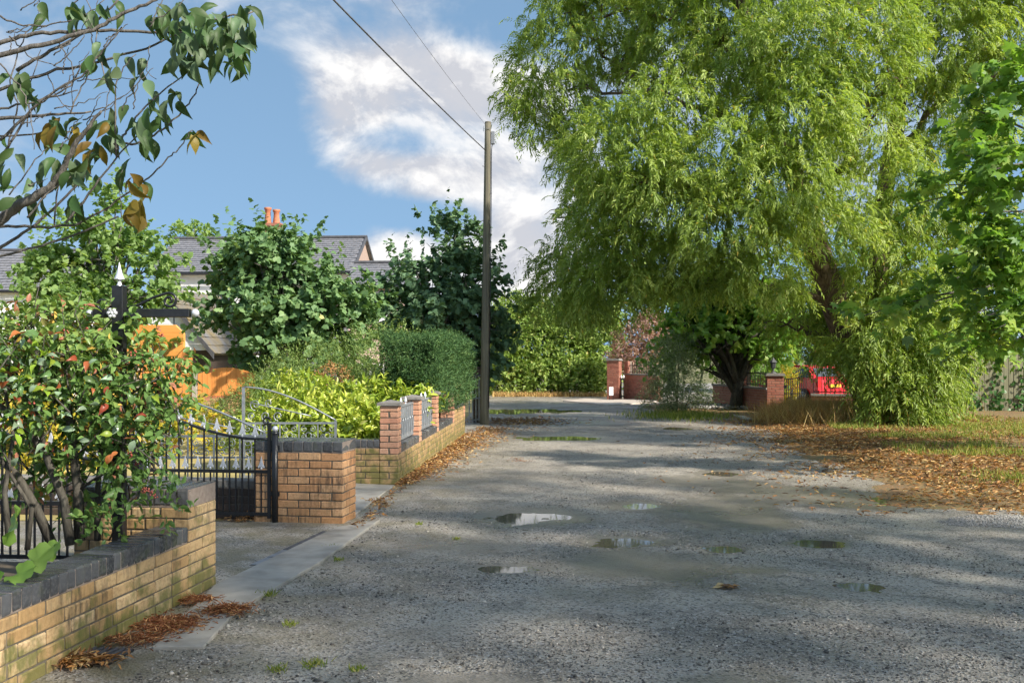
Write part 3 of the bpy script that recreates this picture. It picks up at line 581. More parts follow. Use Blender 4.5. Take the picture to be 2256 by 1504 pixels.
def metal_panel(y0, y1, z0, z1, crest, label):
    c, s = math.cos(ANG2), math.sin(ANG2); lx = -.10
    o = empty('railing_panel', (P3.x + lx * c - y0 * s, P3.y + lx * s + y0 * c, z0), label, 'panel', 'grey metal panels between wall piers', rz=ANG2 + math.pi / 2)
    L = y1 - y0; Hh = z1 - z0
    MB().box(0, L, -.004, .004, .03, Hh).obj('sheet', M['grey_steel'], o)
    for k in range(9): MB().box(L * k / 8 - .010 * (k > 0), L * k / 8 + .010, -.016, .016, .02, Hh + .01).obj('bar', M['grey_steel'], o)
    for z in (.02, Hh): MB().box(-.01, L + .01, -.02, .02, z - .012, z + .014).obj('rail', M['grey_steel'], o)
    for k in range(8):
        cxx = L * (k + .5) / 8
        MB().tube([(cxx - L / 22, -.026, Hh * .18), (cxx - L / 22, -.026, Hh * .50)] + arc(cxx, Hh * .50, L / 22, math.pi, 0, -.026, 8) + [(cxx + L / 22, -.026, Hh * .18)], .005, 5).obj('loop', M['steel'], o)
    if crest:
        for k in (3, 5): MB().lathe((L * k / 8, 0, Hh + .014), [(.012, 0), (.010, .02), (.024, .035), (.014, .07), (.001, .10)], 8).obj('finial', M['silver'], o)
metal_panel(PW + .01, 1.74, .485, .93, True, 'grey metal panel between the two nearest capped piers')
metal_panel(1.75 + PW + .01, 3.64, .485, .93, True, 'grey metal panel farther along the wall, half hidden by leaves')
# ================================================================== GATES
def finial(parent, x, z, s, mat='silver'):
    me = FIN.setdefault(mat, MB().add([(0, -.008, 0), (.008, 0, 0), (0, .008, 0), (-.008, 0, 0)], [(0, 1, 2, 3)]).lathe((0, 0, 0), [(.007, 0), (.012, .015), (.007, .03)], 8).prism(
        [(-.012, .028), (-.030, .018), (-.034, .030), (-.020, .055), (-.010, .090), (0, .135), (.010, .090), (.020, .055), (.034, .030), (.030, .018), (.012, .028), (0, .035)], -.006, .006, 'y').mesh('finial', M[mat], False, .0))
    return link('finial', me, parent, (x, 0, z), None, (s, s, s))
FIN = {}
def black_gate(loc, ang, L, label, mirror=1):
    """hinge at local x=0, leaf runs to local +x (times mirror), low at the hinge, high at the meeting end"""
    g = empty('iron_gate', loc, label, 'gate', 'black iron gates with silver spear tips', rz=ang); B = M['black']; mr = mirror
    top = lambda x: .80 + .34 * (max(0, (x - .18) / (L - .18)) ** 1.6 if x > .18 else 0)
    bx = lambda a, b, z0, z1, nm, t=.012: MB().box(min(a * mr, b * mr), max(a * mr, b * mr), -t, t, z0, z1).obj(nm, B, g)
    bx(0, .032, .05, .95, 'stile', .016); bx(L - .03, L, .05, top(L), 'stile', .015)
    bx(.032, L - .03, .075, .105, 'bottom_rail'); bx(.032, L - .03, .475, .505, 'middle_rail')
    MB().tube([(x * mr, 0, top(x)) for x in np.linspace(.02, L, 16)], .014, 6).obj('top_rail', B, g, True)
    MB().tube(scroll(.045 * mr, .965, .045, math.pi / 2 + (math.pi / 2) * mr, 1.2, 0, 24, -mr), .009, 6).obj('scroll', B, g, True)
    for z in (.20, .80): MB().tube([(-.03 * mr, 0, z - .03), (-.03 * mr, 0, z + .03)], .018, 8).obj('hinge', B, g, True)
    n = int((L - .06) / .134)
    for k in range(1, n + 1):
        x = .032 + (L - .062) * k / (n + 1); bx(x - .007, x + .007, .105, top(x) - .01, 'bar', .007); finial(g, x * mr, top(x) + .010, 1.0)
    for k in range(n + 1):
        x = .032 + (L - .062) * (k + .5) / (n + 1); bx(x - .006, x + .006, .105, .475, 'dog_bar', .006); finial(g, x * mr, .507, .95)
    return g
def gate_post(loc, h, label, r=.030):
    o = empty('gate_post', loc, label, 'post', 'black gate posts with silver balls')
    MB().tube([(0, 0, -.05), (0, 0, h)], r, 14).obj('shaft', M['black'], o, True)
    MB().lathe((0, 0, h), [(r * 1.15, -.01), (r * 1.15, .008), (r * .5, .012)], 14).obj('collar', M['black'], o, True)
    MB().ball((0, 0, h + .035), .030).obj('ball_cap', M['silver'], o, True)
    for z in (.28, .72): MB().box(-.045, .045, -.01, .035, z - .02, z + .02).obj('bracket', M['black'], o)
gp = Gw(606, 1153); gate_post((gp.x, gp.y, 0), .86, 'black round gate post with silver ball against the orange pillar')
black_gate((gp.x - .04, gp.y + .01, 0), math.pi + ANG1 + .02, 1.32, 'open black iron gate leaf with silver spear tips in front of the dark wall')
gp2 = (-2.73, 7.48)
gate_post((gp2[0], gp2[1], 0), .83, 'black round gate post with silver ball behind the berry bush')
black_gate((gp2[0] - .04, gp2[1], 0), math.pi + ANG1 + .06, 1.32, 'black iron gate leaf seen through the stems of the berry bush')
def silver_gate(loc, ang, L, label):
    g = empty('scroll_gate', loc, label, 'gate', 'pair of galvanised scrollwork gates', rz=ang); S = M['steel']
    bx = lambda a, b, z0, z1, nm, t=.012: MB().box(a, b, -t, t, z0, z1).obj(nm, S, g)
    T = lambda pts, nm, r=.007: MB().tube(pts, r, 6).obj(nm, S, g, True)
    bx(0, .03, .05, .78, 'stile', .015); bx(L - .035, L, .05, 1.20, 'stile', .017)
    bx(.03, L - .035, .74, .765, 'upper_rail'); bx(.03, L - .035, .52, .54, 'lower_rail'); bx(.03, L - .035, .08, .105, 'bottom_rail')
    T([(x, 0, .78 + .42 * (math.sin((x / L) * math.pi / 2)) ** 1.0) for x in np.linspace(.01, L - .02, 16)], 'top_rail', .011)
    T([(x, 0, .77 + .26 * (x / L)) for x in np.linspace(.32, L - .1, 6)], 'brace', .008)
    for k in range(1, 5): bx(L * k / 5 - .008, L * k / 5 + .008, .54, .74, 'bar', .008)
    for k in range(5):
        c = L * (k + .5) / 5
        for s in (-1, 1):
            T(scroll(c + s * .05, .68, .042, math.pi / 2, 1.3, 0, 22, -s), 'scroll', .005); T(scroll(c + s * .05, .585, .038, -math.pi / 2, 1.3, 0, 22, s), 'scroll', .005)
        T(arc(c, .60, .035, 0, 6.283, 0, 16), 'ring', .005)
    for (c, z, r) in [(L * .62, .84, .06), (L * .75, .84, .06), (L * .86, .98, .07), (L * .72, 1.0, .05), (L * .9, .84, .05)]: T(scroll(c, z, r, -1.57, 1.4, 0, 26, 1), 'scroll', .006)
    for k in range(1, 10): bx(L * k / 10 - .006, L * k / 10 + .006, .105, .52, 'bar', .006)
silver_gate(tuple(Pw(742, 0, 12.6).xy) + (0,), math.pi + .03, 1.17, 'galvanised scrollwork gate leaf standing before the yellow green laurel')
silver_gate(tuple(Pw(586, 0, 10.55).xy) + (0,), math.pi + .02, 1.35, 'galvanised scrollwork gate leaf behind the black gate')
# far iron side gate and dark pier by the pole
q = Gw(1047, 934); dp = empty('brick_pier', (q.x, q.y + .1, 0), 'dark brick gate pier just left of the pole', 'pier')
block(dp, -.06, 0, .24, .24, 0, 18, 'FL', darkb)
q = Gw(1034, 936); sg = empty('side_gate', (q.x, q.y - .3, 0), 'narrow grey metal gate between the long wall and dark pier', 'gate', rz=R(70))
for k in range(5): MB().box(.02 + k * .2, .045 + k * .2, -.012, .012, .06, 1.15).obj('bar', M['steel'], sg)
for z in (.1, .6, 1.12): MB().box(0, .87, -.016, .016, z, z + .03).obj('rail', M['steel'], sg)
# ================================================================== SIGN POST
sp = Pw(263, 785, 6.45); spo = (sp.x, sp.y, .1)
sg = empty('sign_post', spo, 'black square post with cross arm, scrolls and silver spear top', 'sign post', rz=R(-3)); K = M['black']
ZB = -.1
MB().box(-.035, .035, -.035, .035, -.15, 2.03 + ZB).obj('post', K, sg, bevel=.003)
az = 1.855 + ZB
MB().box(-.165, .46, -.026, .026, az - .027, az + .027).obj('cross_arm', K, sg, bevel=.003)
MB().ball((.492, 0, az), .026).obj('ball_cap', M['silver'], sg, True); MB().ball((-.195, 0, az), .022).obj('ball_cap', M['silver'], sg, True)
MB().lathe((0, 0, 2.03 + ZB), [(.018, 0), (.010, .025), (.016, .035), (.034, .042), (.020, .075), (.008, .12), (.001, .15)], 10).obj('spear_tip', M['silver'], sg)
MB().tube([(.05, 0, az + .03), (.13, 0, az + .055), (.22, 0, az + .10), (.28, 0, az + .118)] + scroll(.325, az + .078, .052, math.pi * .62, 1.55, 0, 30, -1), .0085, 7).obj('scroll', K, sg, True)
MB().tube([(-.05, 0, az + .03), (-.085, 0, az + .06)] + scroll(-.115, az + .052, .034, math.pi * .35, 1.4, 0, 26, 1), .0085, 7).obj('scroll', K, sg, True)
rs = MB()
for k in range(6): rs.ball((.022 * math.cos(k * 1.047) - .03, -.040, az + .022 * math.sin(k * 1.047)), .014, 8, 6)
rs.ball((-.03, -.046, az), .012, 8, 6); rs.obj('rosette', M['silver'], sg, True)
wb = empty('hanging_sign', (spo[0], spo[1], spo[2]), 'varnished orange wooden octagonal sign board hanging from the black arm', 'sign', rz=R(-3))
zt = az - .075; x0, x1, hh, ch = .08, .425, .20, .055
MB().prism([(x0 + ch, zt), (x1 - ch, zt), (x1, zt - ch), (x1, zt - hh + ch), (x1 - ch, zt - hh), (x0 + ch, zt - hh), (x0, zt - hh + ch), (x0, zt - ch)], -.012, .012).obj('board', M['signwood'], wb, bevel=.003)
for x in (.15, .355): MB().tube([(x, 0, az - .025), (x, 0, zt + .002)], .004, 6).obj('hanger', K, wb)
# ================================================================== POLE AND WIRES
q = Gw(1067, 937); pole = empty('utility_pole', (q.x, q.y, 0), 'tall weathered wooden telegraph pole standing at the lane edge', 'pole')
tx, ty = Pw(1075, 270, q.y).x - q.x, 0; PT = Pw(1075, 270, q.y).z
pm = lambda t: (tx * t, 0, PT * t - .1 * (1 - t))
MB().tube([pm(t) for t in np.linspace(0, 1, 14)], [.105 - .035 * t for t in np.linspace(0, 1, 14)], 18).obj('shaft', M['polewood'], pole, True)
MB().lathe((tx, 0, PT), [(.072, -.02), (.070, .012), (.0, .03)], 16).obj('top_cap', M['polewood'], pole)
MB().box(tx + .072, tx + .155, -.05, .06, PT - .50, PT - .21).obj('terminal_box', M['greybox'], pole, bevel=.008)
MB().tube([(tx + .10, -.02, PT - .5), (tx + .085, -.05, PT - .62), (tx + .078, -.05, PT - .9), (tx + .075, -.05, PT - 1.6), (tx * .7 + .092, -.05, PT * .6), (tx * .5 + .098, -.05, PT * .45), (.105, -.05, .4)], .011, 6).obj('cable', M['black'], pole, True)
MB().tube([(tx - .10, -.09, PT - .16), (tx + .09, -.09, PT - .155)], .006, 5).obj('bracket', M['steel'], pole)
MB().tube([(tx - .098, -.09, PT - .23), (tx - .098, -.09, PT - .10)], .008, 5).obj('bracket', M['steel'], pole)
for k in range(7): z = 2.2 + k * .62; MB().tube([(pm(z / PT)[0] + (.07 if k % 2 else -.07), -.05, z), (pm(z / PT)[0] + (.15 if k % 2 else -.15) * .75, -.08, z)], .008, 5).obj('step_bolt', M['lead'], pole)
def wire(a, b, sag, r, label):
    a, b = Vector(a), Vector(b); pts = [a.lerp(b, t) - Vector((0, 0, sag * 4 * t * (1 - t))) for t in np.linspace(0, 1, 30)]
    o = empty('overhead_wire', a, label, 'wire', 'overhead wires to the pole')
    MB().tube([p - a for p in pts], r, 5).obj('wire', M['lead'], o, True)
a = Pw(1068, 330, q.y); e = Pw(752, 0, 12.5); d = (Vector(e) - Vector(a)); wire(a, Vector(a) + d * 1.9, .1, .012, 'thicker dark overhead wire rising left from the pole')
a = Pw(1072, 278, q.y); e = Pw(930, 80, 14.0); d = (Vector(e) - Vector(a)); wire(a, Vector(a) + d * 2.0, .08, .003, 'thin faint overhead wire rising from the pole top')
# ================================================================== HOUSES
def slate_plane(root, A, B, C, D, rows, cols, mat, name='slates'):
    """lapped slates over the roof plane A-B (eave) C-D (ridge, same order), real geometry joined into one part"""
    A, B, C, D = map(Vector, (A, B, C, D)); V = []; Fs = []
    nrmv = (B - A).cross(C - A).normalized()
    if nrmv.z < 0: nrmv = -nrmv
    for r in range(rows):
        t0, t1 = r / rows, (r + 1.25) / rows
        for c in range(cols):
            off = .5 * (r % 2); s0, s1 = (c - off + .02) / cols, (c - off + .98) / cols
            s0, s1 = max(0, s0), min(1, s1)
            if s1 - s0 < .002: continue
            j = lambda: nrmv * (random.random() * .012)
            p = lambda s, t: (A.lerp(B, s)).lerp(C.lerp(D, s), min(t, 1.0))
            b = len(V); up = nrmv * .030; dn = nrmv * .004; jj = j(); jd = (C - A).normalized() * (random.random() - .5) * .02
            V += [p(s0, t0) + up + jj + jd, p(s1, t0) + up + jj + jd, p(s1, t1) + dn, p(s0, t1) + dn, p(s0, t0) + jd, p(s1, t0) + jd]
            Fs += [(b, b + 1, b + 2, b + 3), (b + 4, b + 5, b + 1, b)]
    o = MB().add([tuple(v) for v in V], Fs).obj(name, mat, root); o['kind'] = 'stuff'; return o
def quadslab(root, pts, th, mat, name):
    pts = [Vector(p) for p in pts]; n = (pts[1] - pts[0]).cross(pts[2] - pts[0]).normalized()
    if n.z < 0: n = -n
    k = len(pts); V = [tuple(p) for p in pts] + [tuple(p - n * th) for p in pts]
    return MB().add(V, [tuple(range(k)), tuple(range(2 * k - 1, k - 1, -1))] + [(i, (i + 1) % k, k + (i + 1) % k, k + i) for i in range(k)]).obj(name, mat, root)
def window(root, x0, x1, z0, z1, y, bars=(1, 1), frame='upvc', sill=True):
    w = MB(); f = .07
    w.box(x0, x1, y - .05, y + .05, z0, z0 + f); w.box(x0, x1, y - .05, y + .05, z1 - f, z1); w.box(x0, x0 + f, y - .05, y + .05, z0 + f, z1 - f); w.box(x1 - f, x1, y - .05, y + .05, z0 + f, z1 - f)
    for k in range(1, bars[0]): c = x0 + (x1 - x0) * k / bars[0]; w.box(c - .03, c + .03, y - .045, y + .045, z0 + f, z1 - f)
    for k in range(1, bars[1]): c = z0 + (z1 - z0) * k / bars[1]; w.box(x0 + f, x1 - f, y - .046, y + .046, c - .03, c + .03)
    fr = w.obj('window', M[frame], root)
    MB().box(x0 + f, x1 - f, y - .01, y + .01, z0 + f, z1 - f).obj('pane', M['glass'], fr)
    if sill: MB().box(x0 - .08, x1 + .08, y - .12, y + .02, z0 - .09, z0 - .003).obj('sill', M['render'], fr)
# white house with a long slate roof; local x along the ridge, front to -y
hy = 44.0; hl, hr_ = Pw(372, 600, hy), Pw(772, 600, hy)
hs = empty('white_house', (hl.x, hy, 0), 'long white rendered house with grey slate roof and chimney behind the trees', 'house', rz=R(-4))
Lh = hr_.x - hl.x + .1; ez = 5.25; rz_ = 6.95; dep = 5.0
MB().box(-.6, Lh, 0, dep, -.1, ez).obj('wall', M['render'], hs)
bk = empty  # noqa
rf = quadslab(hs, [(-.8, -.35, ez - .05), (Lh + .15, -.35, ez - .05), (Lh + .15, dep / 2, rz_), (-.8, dep / 2, rz_)], .06, M['slate'], 'roof')
slate_plane(rf, (-.8, -.37, ez - .05), (Lh + .15, -.37, ez - .05), (-.8, dep / 2, rz_), (Lh + .15, dep / 2, rz_), 16, 34, M['slate'])
quadslab(hs, [(-.8, dep / 2, rz_), (Lh + .15, dep / 2, rz_), (Lh + .15, dep + .3, ez - .05), (-.8, dep + .3, ez - .05)], .06, M['slate'], 'roof')
MB().prism([(-.05, ez - .2), (dep + .05, ez - .2), (dep / 2, rz_ - .12)], Lh + .004, Lh + .06, 'x').obj('gable', simple('gable_brick', (.30, .21, .17), (.42, .31, .26), .85, 30, .3), hs)
for s in (0, 1):
    y0 = -.4 if s == 0 else dep + .4
    MB().add([(Lh + .14, y0, ez - .22), (Lh + .20, y0, ez - .22), (Lh + .20, dep / 2, rz_ - .06), (Lh + .14, dep / 2, rz_ - .06), (Lh + .14, y0, ez - .04), (Lh + .20, y0, ez - .04), (Lh + .20, dep / 2, rz_ + .10), (Lh + .14, dep / 2, rz_ + .10)],
             [(0, 1, 2, 3), (4, 7, 6, 5), (0, 4, 5, 1), (3, 2, 6, 7), (0, 3, 7, 4), (1, 5, 6, 2)]).obj('barge_board', M['lead'], hs)
MB().tube([(-.8, dep / 2, rz_ + .05), (Lh + .2, dep / 2, rz_ + .05)], .08, 8).obj('ridge_tiles', M['lead'], hs)
MB().tube([(-.8, -.42, ez - .12), (Lh + .1, -.42, ez - .12)], .06, 8).obj('gutter', M['black'], hs)
window(hs, -.15, .55, 3.7, 4.75, -.03, (1, 2)); window(hs, 2.0, 3.0, 3.6, 4.75, -.03, (2, 1)); window(hs, 5.2, 6.2, 3.6, 4.75, -.03, (2, 1))
cxp = Pw(588, 0, hy + 2).x - hl.x
st = MB(); st.box(cxp - .45, cxp + .45, dep / 2 - .3, dep / 2 + .3, rz_ - .4, rz_ + .55); st.box(cxp - .5, cxp + .5, dep / 2 - .35, dep / 2 + .35, rz_ + .55, rz_ + .68)
ch = st.obj('chimney', M['red_brick'], hs)
for dx, hh in ((-.18, 1.42), (.22, 1.32)): MB().lathe((cxp + dx, dep / 2, rz_ + .66), [(.17, 0), (.16, .1), (.13, .35), (.13, hh - .78), (.17, hh - .74), (.17, hh - .66), (.12, hh - .66)], 12).obj('chimney_pot', M['terracotta'], ch, True)
# brick side house with lower slate roof
by = 39.0; b0, b1 = Pw(768, 0, by).x, Pw(905, 0, by).x
bh = empty('brick_side_house', (b0, by, 0), 'pinkish house wing with low slate roof and white window, left of the pole', 'house', rz=R(-2)); Lb = b1 - b0
ez2 = EYE + (HZ - 630) * by / F; rz2 = EYE + (HZ - 580) * (by + 1.6) / F
MB().box(0, Lb, 0, 3.4, -.1, ez2).obj('wall', M['pinkwall'], bh)
MB().box(-.02, Lb + .02, -.03, -.003, ez2 - .62, ez2 - .22).obj('white_band', M['render'], bh)
r2 = quadslab(bh, [(-.1, -.3, ez2), (Lb + .1, -.3, ez2), (Lb + .1, 1.7, rz2), (-.1, 1.7, rz2)], .05, M['slate'], 'roof')
slate_plane(r2, (-.1, -.32, ez2), (Lb + .1, -.32, ez2), (-.1, 1.7, rz2), (Lb + .1, 1.7, rz2), 9, 11, M['slate'])
MB().tube([(-.1, 1.7, rz2 + .05), (Lb + .1, 1.7, rz2 + .05)], .07, 8).obj('ridge_tiles', M['lead'], bh)
MB().tube([(-.1, -.36, ez2 - .06), (Lb + .1, -.36, ez2 - .06)], .06, 8).obj('gutter', M['black'], bh)
window(bh, .42, 1.5, EYE + (HZ - 705) * by / F, EYE + (HZ - 652) * by / F, -.03, (2, 2))
window(bh, .3, 1.4, .2, 1.3, -.03, (2, 1))
# white house at the left edge
ly = 37.0; l0, l1 = Pw(-260, 0, ly).x, Pw(150, 0, ly).x; Ll = l1 - l0
lh = empty('white_house', (l0, ly, 0), 'white house with plain slate roof at the left edge', 'house'); e3 = EYE + (HZ - 640) * ly / F; r3 = EYE + (HZ - 553) * (ly + 2.2) / F
MB().box(0, Ll, .2, 4.5, -.1, e3 + .05).obj('wall', M['render'], lh)
r_ = quadslab(lh, [(-.1, 0, e3), (Ll + .1, 0, e3), (Ll + .1, 2.2, r3), (-.1, 2.2, r3)], .05, M['slate'], 'roof')
slate_plane(r_, (-.1, -.02, e3), (Ll + .1, -.02, e3), (-.1, 2.2, r3), (Ll + .1, 2.2, r3), 15, 26, M['slate'])
quadslab(lh, [(-.1, 2.2, r3), (Ll + .1, 2.2, r3), (Ll + .1, 4.6, e3), (-.1, 4.6, e3)], .05, M['slate'], 'roof')
MB().tube([(-.1, 2.2, r3 + .04), (Ll + .1, 2.2, r3 + .04)], .06, 8).obj('ridge_tiles', M['lead'], lh)
MB().tube([(-.1, -.06, e3 - .04), (Ll + .1, -.06, e3 - .04)], .05, 8).obj('gutter', M['black'], lh)
window(lh, 1.0, 2.2, 1.2, 2.5, .17, (2, 1))
# garage with white boarded gable
gy = 30.0; ap = Pw(362, 640, gy); er = Pw(470, 772, gy); W2 = er.x - ap.x
gh = empty('garage', (ap.x, gy, 0), 'small garage with white boarded gable and mossy slate roof behind the sign', 'garage', rz=R(-6))
MB().box(-W2 + .1, W2 - .1, 0, 4, -.1, er.z + .02).obj('wall', M['dark_brick'], gh)
nb = 9
for k in range(nb):
    z0 = er.z + (ap.z - er.z) * k / nb; z1 = er.z + (ap.z - er.z) * (k + 1) / nb
    h0 = W2 * (1 - k / nb); h1 = W2 * (1 - (k + 1) / nb)
    MB().prism([(-h0, z0 + .006), (h0, z0 + .006), (h1 + .001, z1), (-h1 - .001, z1)], -.08 - .008 * (k % 2), -.02).obj('board', M['whiteboard'], gh)
for s in (1, -1):
    rr = quadslab(gh, [(0, -.2, ap.z + .08), (0, 4.2, ap.z + .08), (s * (W2 + .15), 4.2, er.z - .10), (s * (W2 + .15), -.2, er.z - .10)], .06, M['slate_moss'], 'roof')
    slate_plane(rr, (s * (W2 + .15), -.2, er.z - .10), (s * (W2 + .15), 4.2, er.z - .10), (0, -.2, ap.z + .08), (0, 4.2, ap.z + .08), 8, 16, M['slate_moss'])
    MB().add([(0, -.24, ap.z + .09), (0, -.20, ap.z + .09), (0, -.20, ap.z - .08), (0, -.24, ap.z - .08), (s * (W2 + .16), -.24, er.z - .08), (s * (W2 + .16), -.20, er.z - .08), (s * (W2 + .16), -.20, er.z - .25), (s * (W2 + .16), -.24, er.z - .25)],
             [(0, 1, 2, 3), (4, 7, 6, 5), (0, 4, 5, 1), (3, 2, 6, 7), (0, 3, 7, 4), (1, 5, 6, 2)]).obj('barge_board', M['lead'], gh)
# orange fence on a low wall
fy = 22.0
fw = empty('retaining_wall', (Pw(180, 0, fy).x, fy, 0), 'low pale retaining wall under the orange fence', 'wall'); Lf = Pw(600, 0, fy).x - Pw(180, 0, fy).x
block(fw, 0, 0, Lf, .22, 0, 9, 'F', mossy, 0)
def fence_panel(u0, u1, zb, zt, arch, label):
    a, b = Pw(u0, 0, fy).x, Pw(u1, 0, fy).x; o = empty('garden_fence', (a, fy + .1, 0), label, 'fence', 'orange wooden fence panels'); L = b - a; n = max(3, round(L / .105))
    for k in range(n):
        x0, x1 = L * k / n + .002, L * (k + 1) / n - .002; zz = lambda x: zt + arch * math.sin(math.pi * x / L)
        MB().prism([(x0, zb), (x1, zb), (x1, zz(x1)), (x0, zz(x0))], -.012 - .006 * (k % 2), .008).obj('board', M['orangewood'], o)
    MB().box(0, L, .010, .05, zb + .12, zb + .2).obj('rail', M['orangewood'], o)
    MB().box(-.01, L + .01, -.03, .03, zb - .10, zb - .004).obj('gravel_board', M['terracotta'], o)
fence_panel(300, 421, .72, 1.72, .04, 'taller orange fence panel behind the sign board')
fence_panel(180, 298, .72, 1.72, .04, 'orange fence panel farthest left behind the berry bush')
fence_panel(433, 560, .72, 1.20, .14, 'lower orange fence panel with arched top beside the pale shrub')
for u, lb in ((299, 'concrete fence post behind the berry bush'), (427, 'concrete fence post between the taller and arched orange panels')):
    c = Pw(u, 0, fy); MB().box(-.05, .05, -.05, .05, .675, 1.35).obj('post_shaft', M['concrete'], empty('fence_post', (c.x, fy + .08, 0), lb, 'post', 'concrete fence posts'))
# ================================================================== RIGHT SIDE WALLS, GATE, CAR, FENCE
def railing(root, x0, x1, z0, z1, y, step=.11):
    for z in (z0 + .04, z1 - .06): MB().box(x0, x1, y - .012, y + .012, z, z + .025).obj('rail', M['black'], root)
    n = int((x1 - x0) / step)
    for k in range(n + 1): x = x0 + (x1 - x0) * k / n; MB().box(x - .008, x + .008, y - .008, y + .008, z0, z1).obj('bar', M['black'], root)
pA, pB = Gw(1570, 897), Gw(1690, 913); vec = pB - pA; angA = math.atan2(vec.y, vec.x); LA = vec.length
wr = empty('garden_wall', pA, 'red brick wall with iron railing behind the young tree', 'wall', rz=angA)
block(wr, 0, 0, LA, .215, 0, 9, 'F', redb, 0, 'mortar_red')
MB().box(-.02, LA - .002, -.03, .24, .676, .73).obj('coping_slab', M['stone_cap'], wr)
railing(wr, .1, LA - .1, .735, 1.16, .1)
block(wr, LA * .55, .02, .225, .18, .735, 5, 'F', redb, 0, 'mortar_red')
gpA = empty('gate_pier', pB, 'red brick gate pier carrying a small lantern', 'pier', rz=R(-8))
block(gpA, .0, 0, .44, .44, 0, 14, 'FLR', redb, 0, 'mortar_red')
MB().prism([(-.05, 1.052), (.49, 1.052), (.45, 1.12), (-.01, 1.12)], -.05, .49).obj('pier_cap', M['stone_cap'], gpA)
lt = Vector(pB) + Vector((.22, .2, 1.12))
ln = empty('lantern', lt, 'small dark lantern on the red brick gate pier', 'lantern')
MB().lathe((0, 0, 0), [(.09, 0), (.07, .03), (.025, .05), (.025, .12), (.06, .14)], 10).obj('base', M['lead'], ln); MB().lathe((0, 0, .14), [(.06, 0), (.085, .16)], 6).obj('glass', M['glass'], ln); MB().lathe((0, 0, .30), [(.11, 0), (.04, .08), (.01, .13), (0.0, .15)], 6).obj('lid', M['lead'], ln)
for z in (.18, .75): MB().box(.44, .52, .05, .12, z - .04, z + .05).obj('hinge', M['black'], gpA)
g0 = Gw(1718, 912); g1 = Gw(1786, 914); Lg = g1.x - g0.x
ig = empty('iron_gate', (g0.x, g0.y, 0), 'black iron bar gate on red brick piers in front of the red car', 'gate')
sag = lambda x: 1.02 - .10 * math.sin(math.pi * (x / Lg)) + .1 * x / Lg
MB().tube([(x, 0, sag(x)) for x in np.linspace(0, Lg, 12)], .013, 5).obj('top_rail', M['black'], ig)
for z in (.08, .55): MB().box(0, Lg, -.012, .012, z, z + .028).obj('rail', M['black'], ig)
for k in range(13): x = Lg * k / 12; MB().box(x - .008, x + .008, -.008, .008, .06, sag(x)).obj('bar', M['black'], ig)
pC = Gw(1788, 915); wr2 = empty('garden_wall', pC, 'red brick wall right of the iron gate, half hidden by willow and dry grass', 'wall', rz=R(-14)); LC = 1.75
block(wr2, 0, 0, LC, .215, 0, 7, 'F', redb, 0, 'mortar_red')
MB().box(-.02, LC, -.03, .24, .527, .58).obj('coping_slab', M['stone_cap'], wr2); railing(wr2, .05, LC - .05, .58, 1.25, .1)
# car
cr = Pw(1838, 885, 33.5); car = empty('red_car', (cr.x, cr.y, 0), 'red hatchback parked behind the iron gate, rear showing', 'car', rz=R(28)); car.scale = (.9, .9, .86)
prof = [(-.0, .28), (.0, .62), (.06, .86), (.10, .95), (.30, 1.02), (.62, 1.42), (1.0, 1.50), (1.9, 1.49), (2.35, 1.36), (2.85, 1.02), (3.75, .86), (3.95, .66), (3.97, .30)]
def car_body():
    mb = MB(); V = []; k = len(prof)
    for s, wx, f in ((-1, .80, 0), (-1, .86, 1), (1, .86, 1), (1, .80, 0)):
        for (y, z) in prof:
            wid = wx if z < 1.0 else wx - .20 * min(1, (z - 1.0) / .45)
            V.append((s * wid, y + (.03 if f == 0 else 0) * (1 if y < 2 else -1), z if f else z * .985 + .01))
    Fs = []
    for r in range(3): Fs += [(r * k + i, r * k + (i + 1) % k, (r + 1) * k + (i + 1) % k, (r + 1) * k + i) for i in range(k)]
    Fs += [tuple(range(k)), tuple(range(3 * k, 4 * k))]
    return mb.add(V, Fs)
body = car_body().obj('body', M['carred'], car, False, .012)
MB().add([(-.56, .335, 1.05), (.56, .335, 1.05), (.50, .60, 1.38), (-.50, .60, 1.38), (-.56, .30, 1.06), (.56, .30, 1.06), (.50, .585, 1.395), (-.50, .585, 1.395)], [(0, 1, 2, 3), (4, 7, 6, 5), (0, 4, 5, 1), (1, 5, 6, 2), (2, 6, 7, 3), (3, 7, 4, 0)]).obj('rear_window', M['glass'], car)
for s in (-1, 1):
    for (ya, yb) in ((.62, 1.25), (1.33, 2.3)):
        MB().add([(s * .845, ya - (.18 if ya < 1 else 0), 1.03), (s * .845, yb + (.28 if yb > 2 else 0), 1.03), (s * .70, yb - .02, 1.38), (s * .70, ya + .03, 1.38), (s * .80, ya, 1.03), (s * .80, yb, 1.03), (s * .66, yb, 1.37), (s * .66, ya, 1.37)],
                 [(0, 1, 2, 3), (4, 7, 6, 5), (0, 4, 5, 1), (1, 5, 6, 2), (2, 6, 7, 3), (3, 7, 4, 0)]).obj('side_window', M['glass'], car)
    MB().prism([(s * .62, .66), (s * .83, .66), (s * .83, 1.0), (s * .68, 1.0)], -.02, .12).obj('tail_light', M['lampred'], car)
    MB().box(s * .87 - .06, s * .87 + .10 * s, 2.15, 2.27, 1.0, 1.12).obj('door_mirror', M['carred'], car, bevel=.01)
    for yw in (.72, 3.15):
        wh = MB().tube([(s * .68, yw, .30), (s * .88, yw, .30)], .30, 20).obj('wheel', M['tyre'], car, True)
        MB().tube([(s * .86, yw, .30), (s * .893, yw, .30)], .19, 14).obj('rim', M['steel'], wh, True)
MB().box(-.80, .80, -.05, .10, .30, .56).obj('bumper', M['carred'], car, bevel=.02)
pl = MB().box(-.26, .26, -.075, -.052, .66, .77).obj('number_plate', M['yellow'], car)
